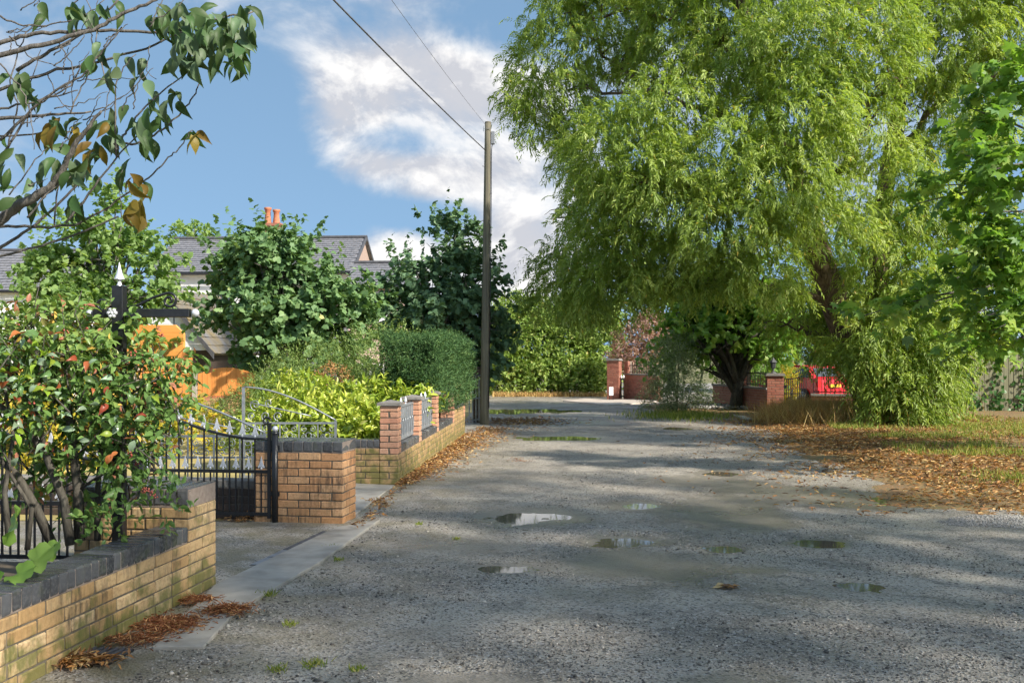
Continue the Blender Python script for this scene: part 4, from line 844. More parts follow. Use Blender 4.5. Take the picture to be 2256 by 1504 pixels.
fc = bpy.data.curves.new('plate_text', 'FONT'); fc.body = 'FG56 F'; fc.size = .115; fc.align_x = 'CENTER'; fc.extrude = .001
to = bpy.data.objects.new('tmp', fc); COL.objects.link(to); bpy.context.view_layer.update()
tm = bpy.data.meshes.new_from_object(to.evaluated_get(bpy.context.evaluated_depsgraph_get())); bpy.data.objects.remove(to)
tm.materials.clear(); tm.materials.append(M['black']); link('lettering', tm, pl, (0, -.077, .675), (R(90), 0, 0))
# far corner pillar, wall and little gate
fp = Gw(1337, 880); fpo = empty('brick_pillar', fp, 'tall red brick pillar at the far bend beside the hedge', 'pillar', rz=R(-20))
block(fpo, 0, 0, .45, .45, 0, 19, 'FLR', redb, 0, 'mortar_red')
MB().prism([(-.04, 1.427), (.49, 1.427), (.44, 1.5), (.01, 1.5)], -.04, .49).obj('pier_cap', M['stone_cap'], fpo)
fa, fb = Gw(1374, 879), Gw(1450, 884); fv = fb - fa; fwl = empty('garden_wall', fa, 'red brick wall with dark railing at the far bend', 'wall', rz=math.atan2(fv.y, fv.x)); LF = fv.length
block(fwl, 0, 0, LF, .215, 0, 12, 'F', redb, 0, 'mortar_red'); MB().box(-.02, LF, -.03, .24, .902, .95).obj('coping_slab', M['stone_cap'], fwl)
railing(fwl, .1, LF - .05, .955, 1.30, .1); block(fwl, .02, .02, .225, .18, .955, 6, 'F', redb, 0, 'mortar_red')
fg = empty('wicket_gate', Gw(1358, 880), 'narrow dark gate with white knobs beside the far pillar', 'gate')
for k in range(4): MB().box(k * .085, k * .085 + .022, -.011, .011, .06, .78).obj('bar', M['black'], fg); MB().lathe((k * .085 + .011, 0, .78), [(.018, 0), (.035, .05), (.02, .10), (.0, .13)], 8).obj('finial', M['upvc'], fg)
for z in (.1, .72): MB().box(-.01, .29, -.015, .015, z, z + .05).obj('rail', M['black'], fg)
ns = empty('notice_board', Gw(1342, 883), 'small white notice board on short dark legs by the far pillar', 'sign')
MB().box(0, .15, -.01, .01, .20, .50).obj('board', M['upvc'], ns); 
for x in (.0, .13): MB().box(x, x + .02, -.008, .008, 0, .196).obj('leg', M['black'], ns)
# board fence behind the willow on the right
f0, f1 = Gw(1985, 914), Gw(2330, 915); fv = f1 - f0; rf_ = empty('board_fence', f0, 'tall weathered green grey board fence behind the willow', 'fence', rz=math.atan2(fv.y, fv.x)); LR = fv.length
nb = int(LR / .125)
for k in range(nb):
    x = LR * k / nb; h = 1.78 + random.uniform(-.015, .015)
    MB().box(x + .006, x + .118, -.02 - .008 * (k % 2), .0, .04, h).obj('board', M['fencewood'], rf_)
for z in (.35, 1.0, 1.6): MB().box(0, LR, .002, .06, z, z + .08).obj('rail', M['fencewood'], rf_)
# ================================================================== PLANTS
def bez(a, b, c, n): return [tuple(Vector(a) * (1 - t) ** 2 + Vector(b) * 2 * t * (1 - t) + Vector(c) * t * t) for t in np.linspace(0, 1, n)]
def in_blobs(bl, n, shell=.45):
    """points in a union of ellipsoids, denser towards the outside"""
    B = np.asarray(bl, float); A = (B[:, 3] * B[:, 4] + B[:, 4] * B[:, 5] + B[:, 3] * B[:, 5]); i = rng.choice(len(B), n, p=A / A.sum())
    d = rvec(n); r = shell + (1 - shell) * rng.random(n) ** .55
    p = B[i, :3] + d * B[i, 3:6] * r[:, None]; out = nrm(d / B[i, 3:6]); return p, out
def twigs(p, out, Lt, k, L, W, droop=.3, up=.35, spread=.9, flat=.7):
    """k leaves along each twig that leaves p in the direction out"""
    n = len(p); d = nrm(out + np.array([0, 0, up]) + .55 * rvec(n)); Lt = np.broadcast_to(Lt, (n,))
    s = (np.arange(k)[None] + rng.random((n, k))) / k
    P_ = p[:, None] + d[:, None] * (s * Lt[:, None])[..., None]; P_[..., 2] -= (droop * Lt[:, None] * s ** 2)
    side = rvec(n * k).reshape(n, k, 3); D = nrm(.55 * d[:, None] + spread * side + np.array([0, 0, -droop * .7])); Nn = nrm(flat * np.array([0, 0, 1.0]) + .5 * out[:, None] + .55 * rvec(n * k).reshape(n, k, 3))
    m = n * k; sc = .65 + .6 * rng.random(m); tb = np.repeat(rng.random(n), k) * .5 + .5 * rng.random(m)
    return P_.reshape(m, 3), D.reshape(m, 3), Nn.reshape(m, 3), L * sc, W * sc, tb
def px_blobs(lst): return [tuple(Pw(u, v, y)) + (a, b, c) for (u, v, y, a, b, c) in lst]
def tree(name, base, blobs, n_tw, k, L, W, shape, lmat, bark, r0, label, cat='tree', group=None, limbs=26, Lt=.45, trunk_top=None, shoots=0, droop=.3, up=.35, flat=.7, clumps=0, clump_r=1.0):
    base = Vector(base); o = empty(name, base, label, cat, group); B = np.asarray(blobs, float); c = B[:, :3].mean(0)
    tt = Vector(trunk_top) if trunk_top else Vector((c[0], c[1], c[2])); mb = MB()
    tp = [Vector(p) - base for p in bez(base - Vector((0, 0, .15)), base.lerp(tt, .5) + Vector((random.uniform(-.2, .2), 0, 0)), tt, 10)]
    mb.tube(tp, [r0 * (1.25 if i == 0 else 1) * (1 - .72 * i / 9) for i in range(10)], 10)
    if clumps:
        pc_, oc_ = in_blobs(blobs, clumps, .5); ii = rng.integers(clumps, size=n_tw); off = rng.normal(size=(n_tw, 3)) * np.array([.20, .20, .11]) * clump_r
        p = pc_[ii] + off; out = nrm(oc_[ii] + .8 * nrm(off)); q, qo = pc_[:limbs], oc_[:limbs]; limbs = len(q)
    else: p, out = in_blobs(blobs, n_tw); q, qo = in_blobs(blobs, limbs, .7)
    for i in range(limbs):
        t = random.uniform(.3, .95); a = tp[int(t * 9)]; e = Vector(q[i]) - base; mid = a.lerp(e, .5) + Vector((0, 0, .12 * (e - a).length)); rr = r0 * (1 - .72 * t) * .55
        mb.tube(bez(a, mid, e, 6), [rr * (1 - .15 * j) + .004 for j in range(6)], 6)
        for _ in range(3):
            s = random.uniform(.4, .9); pt = Vector(bez(a, mid, e, 11)[int(s * 10)]); e2 = pt + Vector(rvec(1)[0]) * .5 + Vector(qo[i]) * .3
            mb.tube([pt, pt.lerp(e2, .5), e2], [rr * .4 + .003, rr * .3 + .003, .003], 5)
    mb.obj('trunk', M[bark], o, True)
    arr = twigs(p, out, Lt * (.6 + .8 * rng.random(n_tw)), k, L, W, droop, up, .9, flat)
    if shoots:
        ps, os_ = in_blobs(blobs, shoots * 6, .95); kk = os_[:, 2] > .25; ps, os_ = ps[kk][:shoots], os_[kk][:shoots]
        a2 = twigs(ps, os_ + np.array([0, 0, .8]), .55 + .45 * rng.random(len(ps)), k, L * .9, W * .9, .05, .7); arr = [np.concatenate([x, y]) for x, y in zip(arr, a2)]
    leaves('crown', o, M[lmat], *arr[:5], shape, arr[5], tuple(base)); return o
def shrub(name, base, blobs, n_tw, k, L, W, shape, lmat, label, cat='shrub', Lt=.3, bark='darkbark', stems=8, droop=.2, up=.5, flat=.6, shell=.45, group=None):
    base = Vector(base); o = empty(name, base, label, cat, group); q, _ = in_blobs(blobs, stems, .5); mb = MB()
    for i in range(stems):
        e = Vector(q[i]) - base; s = Vector((e.x * .35 + random.uniform(-.1, .1), e.y * .35, -.05)); mb.tube(bez(s, s.lerp(e, .5) + Vector((0, 0, .15)), e, 6), [.025, .02, .016, .012, .009, .004], 5)
    mb.obj('stems', M[bark], o, True); p, out = in_blobs(blobs, n_tw, shell); kk = p[:, 2] > .02; p, out = p[kk], out[kk]
    arr = twigs(p, out, Lt * (.6 + .8 * rng.random(len(p))), k, L, W, droop, up, .8, flat); leaves('foliage', o, M[lmat], *arr[:5], shape, arr[5], tuple(base)); return o
# three sycamores behind the hedges
tree('sycamore_tree', Pw(215, 0, 26).xy.to_3d(), px_blobs([(215, 570, 26, 1.25, 1.2, 1.1), (140, 620, 26, .75, 1.0, .8), (285, 620, 25.5, .8, 1.0, .8), (265, 490, 26, .75, .9, .7), (205, 690, 25.5, 1.2, 1.1, .7), (200, 760, 25.5, 1.2, 1.0, .9), (330, 560, 26, .35, .5, .4)]),
     1050, 11, .15, .14, 'maple_s', 'lf_syc_light', 'bark', .14, 'light yellow green sycamore behind the sign post', group='sycamores behind the hedges', shoots=60, Lt=.36, clumps=105, clump_r=1.15, limbs=60)
tree('sycamore_tree', Pw(620, 0, 23).xy.to_3d(), px_blobs([(600, 640, 23, 1.35, 1.2, 1.2), (545, 660, 23, .70, .9, .9), (700, 660, 22.8, .75, .9, .8), (585, 565, 23, .7, .7, .55), (650, 580, 23, .7, .8, .6), (740, 700, 22.6, .6, .7, .7), (575, 740, 22.6, .95, 1.0, .7), (680, 760, 22.6, 1.1, 1.0, .6), (515, 580, 23, .38, .5, .4)]),
     1250, 11, .145, .135, 'maple_s', 'lf_syc', 'bark', .13, 'broad mid green sycamore hiding the white house', group='sycamores behind the hedges', shoots=70, Lt=.34, clumps=110, clump_r=1.05, limbs=60)
tree('sycamore_tree', Pw(985, 0, 24.5).xy.to_3d(), px_blobs([(980, 650, 24.5, 1.1, 1.0, 1.1), (920, 640, 24.5, .8, .8, .7), (1030, 640, 24.5, .7, .8, .9), (990, 560, 24.5, .55, .6, .7), (950, 730, 24.2, 1.1, 1.0, .8), (1050, 720, 24.2, .6, .8, .8), (1075, 790, 24.6, .4, .6, .8), (900, 700, 24.5, .7, .7, .6)]),
     980, 11, .145, .135, 'maple_s', 'lf_syc_dark', 'bark', .12, 'dark green sycamore just left of the pole', group='sycamores behind the hedges', shoots=70, Lt=.34, clumps=110, clump_r=1.05, limbs=60)
# small tree tops behind the houses
tree('background_tree', (Pw(415, 0, 60).x, 60, 0), px_blobs([(415, 520, 60, 1.2, 1.0, .8), (760, 540, 60, .8, .8, .5)])[:1], 90, 10, .25, .2, 'diamond', 'lf_syc_light', 'bark', .2, 'yellowish tree top showing above the white house roof', limbs=6)
# hedges and shrubs along the long wall
sh = lambda u, v, y: tuple(Pw(u, v, y).xy) + (0,)
shrub('laurel_bush', sh(690, 900, 14.4), px_blobs([(690, 932, 14.2, .75, .6, .42), (610, 945, 14.2, .45, .5, .36), (770, 942, 14.0, .50, .5, .36), (680, 965, 14.0, .95, .5, .35), (800, 960, 13.8, .3, .4, .3)]), 800, 9, .125, .05, 'oval', 'lf_laurel', 'bright yellow green laurel bush behind the scrollwork gate', 'bush', Lt=.17, group='yellow green laurels', up=.4)
shrub('laurel_bush', sh(850, 870, 16.5), px_blobs([(850, 885, 16.4, .72, .7, .33), (790, 890, 16.4, .5, .6, .33), (905, 888, 16.2, .38, .6, .28), (860, 920, 16.2, .6, .5, .35)]), 560, 9, .125, .05, 'oval', 'lf_laurel', 'yellow green laurel bush spilling over the pier caps', 'bush', Lt=.17, group='yellow green laurels', up=.4)
shrub('laurel_bush', sh(655, 850, 17.5), px_blobs([(660, 872, 17.4, .65, .6, .36), (610, 888, 17.4, .4, .5, .33)]), 300, 9, .11, .045, 'oval', 'lf_laurel', 'smaller yellow green laurel behind the brightest one', 'bush', Lt=.15, group='yellow green laurels', up=.4)
shrub('feathery_shrub', sh(535, 880, 17), px_blobs([(545, 915, 17, .36, .5, .42), (580, 880, 17, .26, .5, .36), (495, 940, 17, .30, .4, .36), (540, 980, 16.6, .5, .4, .3)]), 900, 10, .06, .014, 'diamond', 'lf_hedge', 'pale feathery green shrub in front of the arched fence panel', Lt=.28, up=.9)
shrub('privet_hedge', sh(760, 830, 20), px_blobs([(700, 820, 20, .9, .9, .55), (800, 800, 20, .9, .9, .62), (760, 850, 19.6, 1.2, .8, .5), (860, 790, 19.6, .7, .8, .6), (620, 840, 20, .6, .7, .4)]), 1700, 10, .06, .020, 'diamond', 'lf_hedge', 'loose green hedge between the laurels and the sycamores', 'hedge', Lt=.3, up=.8)
shrub('rust_shrub', sh(735, 840, 18.2), px_blobs([(735, 832, 18.2, .22, .25, .18)]), 90, 8, .06, .018, 'diamond', 'litter', 'small rusty brown shrub tip between two laurels', Lt=.16, stems=3)
# clipped conifer hedge above the long wall
y0h, y1h = 16.3, 21.2; xw = lambda y: P3.x - .10 + .057 * (y - P3.y)
cho = empty('conifer_hedge', (xw(18.5) - .45, 18.5, 0), 'clipped dark green conifer hedge with soft lit top above the long wall', 'hedge'); og = np.array(cho.location)
def hedge_pts(n):
    f = rng.random(n); yv = y0h + (y1h - y0h) * rng.random(n); z = .45 + 1.36 * rng.random(n); dpt = rng.random(n) ** 2 * .25
    x = xw(yv) + .06 - dpt; outv = np.tile([1.0, 0, .15], (n, 1))
    fr = f < .36; x = np.where(fr, xw(y0h) + .06 - .85 * rng.random(n), x); yv = np.where(fr, y0h + dpt, yv); outv[fr] = [0, -1, .15]
    tp = f > .66; x = np.where(tp, xw(yv) + .06 - .95 * rng.random(n), x); z = np.where(tp, 1.80 - dpt, z); outv[tp] = [0, 0, 1]
    bul = (fbm(yv * 2.2 + x, z * 2.2 + x * 1.7, 3, 33) - .45) * .48
    return np.stack([x, yv, z], -1) + outv * bul[:, None], outv
p, ov = hedge_pts(4600)
kk = (p[:, 2] > .62) | (p[:, 0] < xw(p[:, 1]) - .3); p, ov = p[kk], ov[kk]
arr = twigs(p, ov, .23, 10, .068, .012, .05, .55, .6, .3); leaves('foliage', cho, M['lf_conifer'], *arr[:5], 'diamond', arr[5], tuple(og))
MB().box(-.30, .28, -1.95, 2.4, .0, 1.52).obj('dark_core', simple('hedge_core', (.008, .016, .006), (.02, .03, .012), .95, 12, .6), cho, loc=(-.0, 0, 0), rot=(0, 0, ANG2))  # added solid box, coloured near black, so nothing shows through the hedge
shrub('yellow_shrub', sh(190, 930, 15), px_blobs([(60, 930, 15, .7, .6, .45), (190, 915, 15, .7, .6, .5), (330, 930, 15.5, .6, .6, .4), (430, 940, 16, .35, .4, .3), (130, 990, 14.5, 1.0, .5, .25)]), 700, 9, .09, .045, 'oval', 'lf_yellow', 'sunlit golden shrubs glowing behind the berry bush', Lt=.25)
shrub('green_shrub', sh(260, 800, 19), px_blobs([(150, 810, 19, .9, .8, .5), (40, 800, 19, .8, .8, .6)]), 700, 9, .10, .05, 'oval', 'lf_syc_light', 'light green shrub low behind the berry bush', Lt=.3)
# far hedge at the bend
shrub('far_hedge', (Pw(1215, 0, 42).x, 42, 0), px_blobs([(1120, 760, 42, 1.0, 1.0, 1.7), (1180, 770, 42.2, 1.1, 1.0, 1.6), (1250, 760, 42.3, 1.2, 1.0, 1.8), (1320, 770, 42.5, 1.0, 1.0, 1.7), (1150, 700, 43, 1.2, .9, .9), (1230, 700, 43, 1.2, .9, .8), (1300, 710, 43.2, 1.2, .9, .9), (1120, 830, 41.3, .9, .7, .8), (1190, 835, 41.2, .9, .7, .7), (1265, 830, 41.2, .9, .7, .8), (1320, 835, 41.3, .6, .6, .7), (1095, 790, 42, .5, .6, 1.4)]),
      6200, 10, .15, .075, 'diamond', 'lf_far', 'tall overgrown sunlit hedge closing the end of the lane', 'hedge', Lt=.45, stems=14, up=.5)
# shrubs at the far right bend
shrub('purple_shrub', sh(1390, 800, 39), px_blobs([(1395, 760, 39, .7, .8, .8), (1430, 740, 39, .6, .8, .9), (1370, 790, 38.5, .4, .6, .5), (1400, 795, 38.4, .5, .6, .4)]), 650, 9, .12, .06, 'diamond', 'lf_purple', 'purple leaved shrub behind the far red brick wall', 'shrub', Lt=.35)
shrub('grey_shrub', Gw(1492, 908), px_blobs([(1490, 850, 28, .72, .7, .75), (1470, 800, 28.4, .55, .6, .7), (1520, 880, 27.8, .55, .6, .35), (1450, 880, 28, .4, .5, .4), (1500, 770, 29, .5, .5, .4)]), 1500, 11, .07, .018, 'diamond', 'lf_grey', 'arching grey green shrub at the lane edge before the red wall', 'shrub', Lt=.4, up=.7, droop=.6)
tree('young_tree', Gw(1618, 906), px_blobs([(1600, 730, 29.5, 1.6, 1.4, .7), (1530, 720, 30, 1.0, 1.2, .7), (1680, 720, 29.5, .9, 1.2, .6), (1600, 660, 30, 1.4, 1.3, .7), (1500, 780, 30, .6, .6, .4)]), 900, 9, .17, .15, 'maple_s', 'lf_mid', 'darkbark', .21, 'young bright green tree with dark trunk in the white stone bed', trunk_top=Pw(1640, 730, 29.3), limbs=40, clumps=70, clump_r=1.5)
shrub('golden_conifer', sh(1733, 850, 30.5), px_blobs([(1735, 850, 30.5, .28, .3, .75)]), 320, 9, .07, .02, 'diamond', 'lf_yellow', 'narrow lime yellow conifer beside the iron gate', Lt=.2, up=1.2)
shrub('garden_shrub', sh(1655, 800, 32), px_blobs([(1640, 800, 32.5, .9, .6, .5), (1700, 790, 32.5, .6, .6, .5), (1600, 800, 32.5, .6, .6, .5), (1690, 840, 32, .6, .5, .35)]), 700, 9, .1, .05, 'diamond', 'lf_mid', 'leafy shrub behind the railing of the red wall', Lt=.3)
for (u, v, y, a, c, lm, lb) in [(1480, 640, 48, 2.6, 2.4, 'lf_far', 'pale green tree far behind the purple shrub'), (1640, 640, 46, 2.8, 2.6, 'lf_mid', 'green tree far behind the young tree'), (1820, 650, 44, 2.8, 2.6, 'lf_syc', 'green tree behind the parked car'), (2020, 640, 42, 3.0, 2.8, 'lf_mid', 'leafy tree behind the board fence'), (2230, 620, 40, 3.0, 3.0, 'lf_syc', 'dark leafy tree behind the board fence at the right edge')]:
    tree('background_tree', (Pw(u, 0, y).x, y, 0), px_blobs([(u, v, y, a, 1.6, c), (u - 60, v + 60, y, a * .7, 1.4, c * .6), (u + 50, v + 80, y, a * .7, 1.4, c * .6)]), 520, 10, .24, .18, 'diamond', lm, 'darkbark', .25, lb, group='trees beyond the right gardens', limbs=20, Lt=.6, clumps=60, clump_r=2.2)
# ivy on the board fence
iv = empty('ivy', f0, 'dark ivy climbing the board fence', 'ivy'); n = 380; t = rng.random(n); cl = rng.choice([.44, .60, .78, .9], n) * LR + rng.normal(0, .16, n); zz = np.abs(rng.normal(.3, .85, n)) % 2.0
dirf = np.array([fv.x, fv.y]) / LR; P_ = np.stack([f0.x + dirf[0] * cl, f0.y + dirf[1] * cl - .06 - .06 * rng.random(n), zz], -1)
leaves('foliage', iv, M['lf_ivy'], P_, rvec(n) + np.array([0, 0, -.5]), np.array([0, -1.0, .3]) + .5 * rvec(n), .11, .10, 'maple_s', None, tuple(f0))
# ------------------------------------------------------------------ willow
wb_ = Gw(1935, 930); wil = empty('willow_tree', wb_, 'huge bright green willow with leaning trunk filling the right of the view', 'tree'); og = np.array(wb_)
W0 = lambda u, v, y: Vector(Pw(u, v, y)) - Vector(wb_)
tr = MB()
st1 = [W0(1935, 940, 24), W0(1915, 860, 24), W0(1880, 770, 23.7), W0(1845, 680, 23.4), W0(1808, 580, 23.1), W0(1780, 480, 22.9), W0(1735, 340, 22.8), W0(1680, 180, 23), W0(1630, 0, 23.3), W0(1600, -150, 23.5)]
tr.tube(st1, [.52, .42, .37, .34, .31, .28, .22, .17, .12, .06], 14)
st2 = [W0(1930, 860, 24.1), W0(1935, 760, 24.3), W0(1932, 660, 24.5), W0(1938, 540, 24.6), W0(1955, 380, 24.7), W0(1990, 180, 24.8), W0(2030, -50, 25), W0(2050, -200, 25)]
tr.tube(st2, [.36, .30, .26, .23, .19, .15, .10, .05], 12)
tr.obj('trunk', M['willowbark'], wil, True)
lb_ = MB()
for pts, r in [([(1808, 580, 23.1), (1700, 470, 22), (1560, 420, 21.5), (1400, 400, 21.3)], .12), ([(1735, 340, 22.8), (1600, 250, 23), (1430, 200, 24), (1250, 200, 25)], .11), ([(1780, 480, 22.9), (1850, 380, 22.5), (1900, 270, 22), (1960, 180, 22)], .13),
               ([(1955, 380, 24.7), (2040, 250, 24.5), (2130, 190, 24), (2240, 150, 24)], .11), ([(1845, 680, 23.4), (1740, 640, 23), (1600, 620, 22.6), (1450, 640, 22.4)], .09), ([(1680, 180, 23), (1560, 80, 24), (1400, 20, 25), (1260, 60, 25.5)], .09),
               ([(1600, 250, 23), (1480, 330, 24.5), (1340, 420, 25.2), (1230, 480, 25.4)], .07), ([(1938, 540, 24.6), (2050, 500, 24), (2140, 520, 23.5)], .08), ([(1990, 180, 24.8), (1900, 60, 24.5), (1850, -80, 24)], .08), ([(1915, 860, 24), (1980, 780, 23.5), (2040, 740, 23)], .07),
               ([(1430, 200, 24), (1330, 120, 25.3), (1290, 0, 25.5)], .05), ([(1880, 770, 23.7), (1790, 730, 24.5), (1720, 720, 25)], .06)]:
    q = [W0(*p) for p in pts]; n = 4 * (len(q) - 1) + 1; Q = np.array([tuple(v) for v in q]); s = np.linspace(0, len(q) - 1, n); pp = np.stack([np.interp(s, np.arange(len(q)), Q[:, j]) for j in range(3)], -1)
    pp[1:-1] += rng.normal(0, .06, (n - 2, 3)); lb_.tube(pp, np.linspace(r, .02, n), 8)
    for j in range(3, n, 1):
        for _ in range(2):
            d = Vector(rvec(1)[0]) * random.uniform(.5, 1.2); d.z = abs(d.z) * .5; a = Vector(pp[j]); lb_.tube(bez(a, a + d * .6 + Vector((0, 0, .25)), a + d + Vector((0, 0, -.15)), 5), [.025, .018, .013, .009, .004], 5)
lb_.obj('limbs', M['willowbark'], wil, True)
WB = [(1230, 130, 25, 1.05, 1.2, 1.5), (1175, 235, 25, .75, 1.0, .9), (1300, 330, 25, .9, 1.1, 1.0), (1330, 455, 24.6, .9, 1.1, 1.0), (1250, 600, 24.4, .85, 1.1, .8), (1330, 60, 25.5, 1.2, 1.3, 1.3),
      (1380, 330, 21.6, 1.25, 1.2, 1.0), (1480, 250, 21.8, 1.1, 1.2, .9), (1460, 420, 21.2, 1.3, 1.2, .9), (1360, 480, 22, 1.0, 1.0, .8), (1580, 360, 21, 1.2, 1.2, .9), (1600, 500, 20.8, 1.3, 1.2, .85), (1700, 400, 20.8, 1.3, 1.2, 1.0), (1740, 270, 21, 1.2, 1.2, .9),
      (1480, 90, 24.5, 1.3, 1.4, 1.2), (1620, 120, 23, 1.3, 1.4, 1.1), (1770, 110, 21.6, 1.3, 1.4, 1.0), (1910, 90, 22, 1.3, 1.4, 1.0), (1880, 260, 22, 1.0, 1.1, .8), (2060, 90, 24, 1.5, 1.4, 1.3), (2180, 60, 24.5, 1.5, 1.4, 1.3), (2100, 260, 24.5, 1.3, 1.2, 1.0),
      (1800, 480, 21, 1.1, 1.1, .8), (1930, 430, 22.4, 1.1, 1.1, 1.0), (2040, 420, 23, 1.1, 1.1, 1.1), (1400, 590, 22.2, 1.1, 1.1, .6), (1520, 590, 22, 1.1, 1.1, .6), (1660, 590, 21.6, 1.1, 1.0, .65), (1310, 620, 23, .9, 1.0, .75), (1225, 650, 24, .65, .9, .6), (1360, 640, 22.6, .8, .9, .5),
      (1960, 600, 22.6, 1.0, 1.0, .9), (2080, 600, 23.4, 1.1, 1.0, 1.1), (1980, 730, 22.4, 1.1, .9, .8), (2060, 760, 22.4, .95, .9, .75), (1900, 750, 22.4, .65, .8, .8), (2010, 850, 22, .75, .7, .55), (1950, 850, 22, .5, .6, .5), (1780, 690, 24.8, 1.0, .8, .8), (1870, 660, 24.8, .8, .8, .8), (1840, 790, 23.2, .45, .6, .5), (2000, 800, 22, .9, .8, .7), (2050, 830, 22.2, .6, .7, .6), (1960, 890, 21.8, .45, .5, .4), (2040, 890, 21.8, .45, .5, .4), (1990, 760, 22.2, 1.0, .9, .7),
      (1500, -120, 24, 2.0, 2.0, 1.6), (1750, -140, 23.5, 2.0, 2.0, 1.6), (2000, -140, 24, 2.0, 2.0, 1.6), (2250, -100, 25, 2.0, 2.0, 1.6), (1300, -90, 25.5, 1.4, 1.5, 1.2)]
wbl = px_blobs(WB)
ncl = 3200; pc, oc = in_blobs(wbl, ncl, .55); uu = CX + F * pc[:, 0] / pc[:, 1]; vv = HZ - F * (pc[:, 2] - EYE) / pc[:, 1]
gap = (np.abs(uu - (1800 + (vv - 590) * .36)) < 50) & (vv > 500) & (vv < 760) & (pc[:, 1] < 24) & (rng.random(ncl) < .82); pc, oc = pc[~gap], oc[~gap]; ncl = len(pc)
ns_ = 9; K = 15
p0 = np.repeat(pc, ns_, 0) + rng.normal(0, .16, (ncl * ns_, 3)); o0 = np.repeat(oc, ns_, 0); n = len(p0)
hd = nrm(np.repeat(nrm(oc * np.array([1, 1, .35]) + .7 * rvec(ncl)), ns_, 0) + .55 * rvec(n)); hd[:, 2] = np.clip(hd[:, 2], -.4, .75)
Ls = .30 + .55 * rng.random(n) ** 1.5; low = np.clip((4.2 - p0[:, 2]) / 4, 0, 1); Ls = Ls * (1 + .4 * low); drp = .18 + .42 * rng.random(n)
s = (np.arange(K)[None] + .5 * rng.random((n, K))) / K
Pq = p0[:, None] + hd[:, None] * (Ls[:, None] * s * (1 - .35 * s))[..., None]; Pq[..., 2] -= (drp * Ls)[:, None] * s ** 1.8
tg = hd[:, None] * (1 - .7 * s)[..., None] + np.array([0, 0, -1.0]) * (1.8 * drp[:, None] * s ** .8)[..., None]
sd = nrm(np.cross(tg, rvec(n)[:, None])) * np.where(np.arange(K) % 2, 1, -1)[None, :, None]
D = nrm(nrm(tg) + .75 * sd + .25 * rvec(n * K).reshape(n, K, 3) + np.array([0, 0, -.25])); Nn = nrm(np.array([0, 0, .8]) + .7 * o0[:, None] + .7 * rvec(n * K).reshape(n, K, 3))
m_ = n * K; sc = .7 + .6 * rng.random(m_); tn = np.clip(np.repeat(np.repeat(rng.random(ncl), ns_), K) * .55 + .42 * rng.random(m_), 0, .965); tn[rng.random(m_) < .006] = 1
leaves('crown', wil, M['lf_willow'], Pq.reshape(-1, 3), D.reshape(-1, 3), Nn.reshape(-1, 3), 
       .115 * sc, .030 * sc, 'diamond', tn, tuple(og))
# ------------------------------------------------------------------ sycamores on the right
def right_sycamore(base, blobs, n_tw, label, sprays, rt=.22, nobj=0, lm='lf_syc'):
    base = Vector(base); o = tree('sycamore_tree', base, blobs, n_tw, 9, .17, .16, 'maple_s', lm, 'bark', rt, label, group='sycamores along the right verge', limbs=22, Lt=.5)
    if sprays:
        p, ov = in_blobs(px_blobs(sprays), 250, .35); a = twigs(p, ov * np.array([1, 1, .3]), .38, 8, .165, .165, .25, .1, .9, 1.2)
        idx = rng.permutation(len(a[0])); i1, i2 = idx[:nobj], idx[nobj:]
        leaves('leaf_spray', o, M['lf_mid'], a[0][i2], a[1][i2], a[2][i2], a[3][i2], a[4][i2], 'maple', a[5][i2], tuple(base))['kind'] = 'stuff'
        leaf_objects(o, [M['lf_syc_light'], M['lf_syc'], M['lf_mid']], a[0][i1], a[1][i1], a[2][i1], a[3][i1], a[4][i1], 'maple', tuple(base))
        br = MB()
        for (u, v, y, *_r) in sprays:
            e = Vector(Pw(u, v, y)) - base; s0 = Vector((0, 0, 2.2 + random.random() * 2)); br.tube(bez(s0, s0.lerp(e, .6) + Vector((0, 0, .5)), e + Vector((-.35, 0, -.05)), 10), np.linspace(.05, .006, 10), 6)
        br.obj('branches', M['bark'], o, True)
    return o
right_sycamore((10.6, 14.8, .05), [(10.8, 15.0, 5.2, 2.0, 2.0, 2.0), (10.6, 14.6, 7.0, 2.0, 2.0, 1.3), (10.8, 15, 8, 2, 2, 1.4)], 560, 'sycamore at the right edge with leafy branches reaching in over the verge',
    [(2200, 230, 12.5, .38, .6, .28), (2240, 180, 12.6, .3, .5, .25), (2170, 330, 12.2, .42, .6, .24), (2230, 370, 12.2, .42, .6, .32), (2130, 400, 12.4, .42, .5, .22), (2080, 440, 12.6, .30, .5, .13), (2220, 460, 12.4, .4, .6, .25), (2150, 560, 12.8, .45, .6, .25), (2230, 620, 12.8, .4, .6, .3), (2050, 680, 13.2, .6, .5, .13), (1950, 690, 13.4, .4, .4, .09), (2180, 690, 13, .5, .5, .2), (2130, 620, 13, .5, .5, .16), (2240, 540, 12.6, .3, .5, .3), (2245, 720, 13, .3, .5, .2), (2210, 755, 14, .45, .5, .12), (2120, 735, 14.5, .4, .4, .12)], .24, 290)
right_sycamore((9.2, 3.2, .05), [(9, 3.2, 5.6, 3.0, 2.8, 2.2), (8.4, 2.2, 7.6, 2.8, 2.8, 2.0), (9.0, 5.6, 7.0, 2.6, 2.4, 2.2), (9.4, -.6, 7.6, 3.0, 2.6, 2.4), (9.2, 2.6, 9.0, 3.0, 3.2, 1.6), (9.4, -3.0, 8.4, 2.6, 2.4, 2.2)], 1350, 'sycamore standing beside the viewer whose shade dapples the near lane', None, .26)
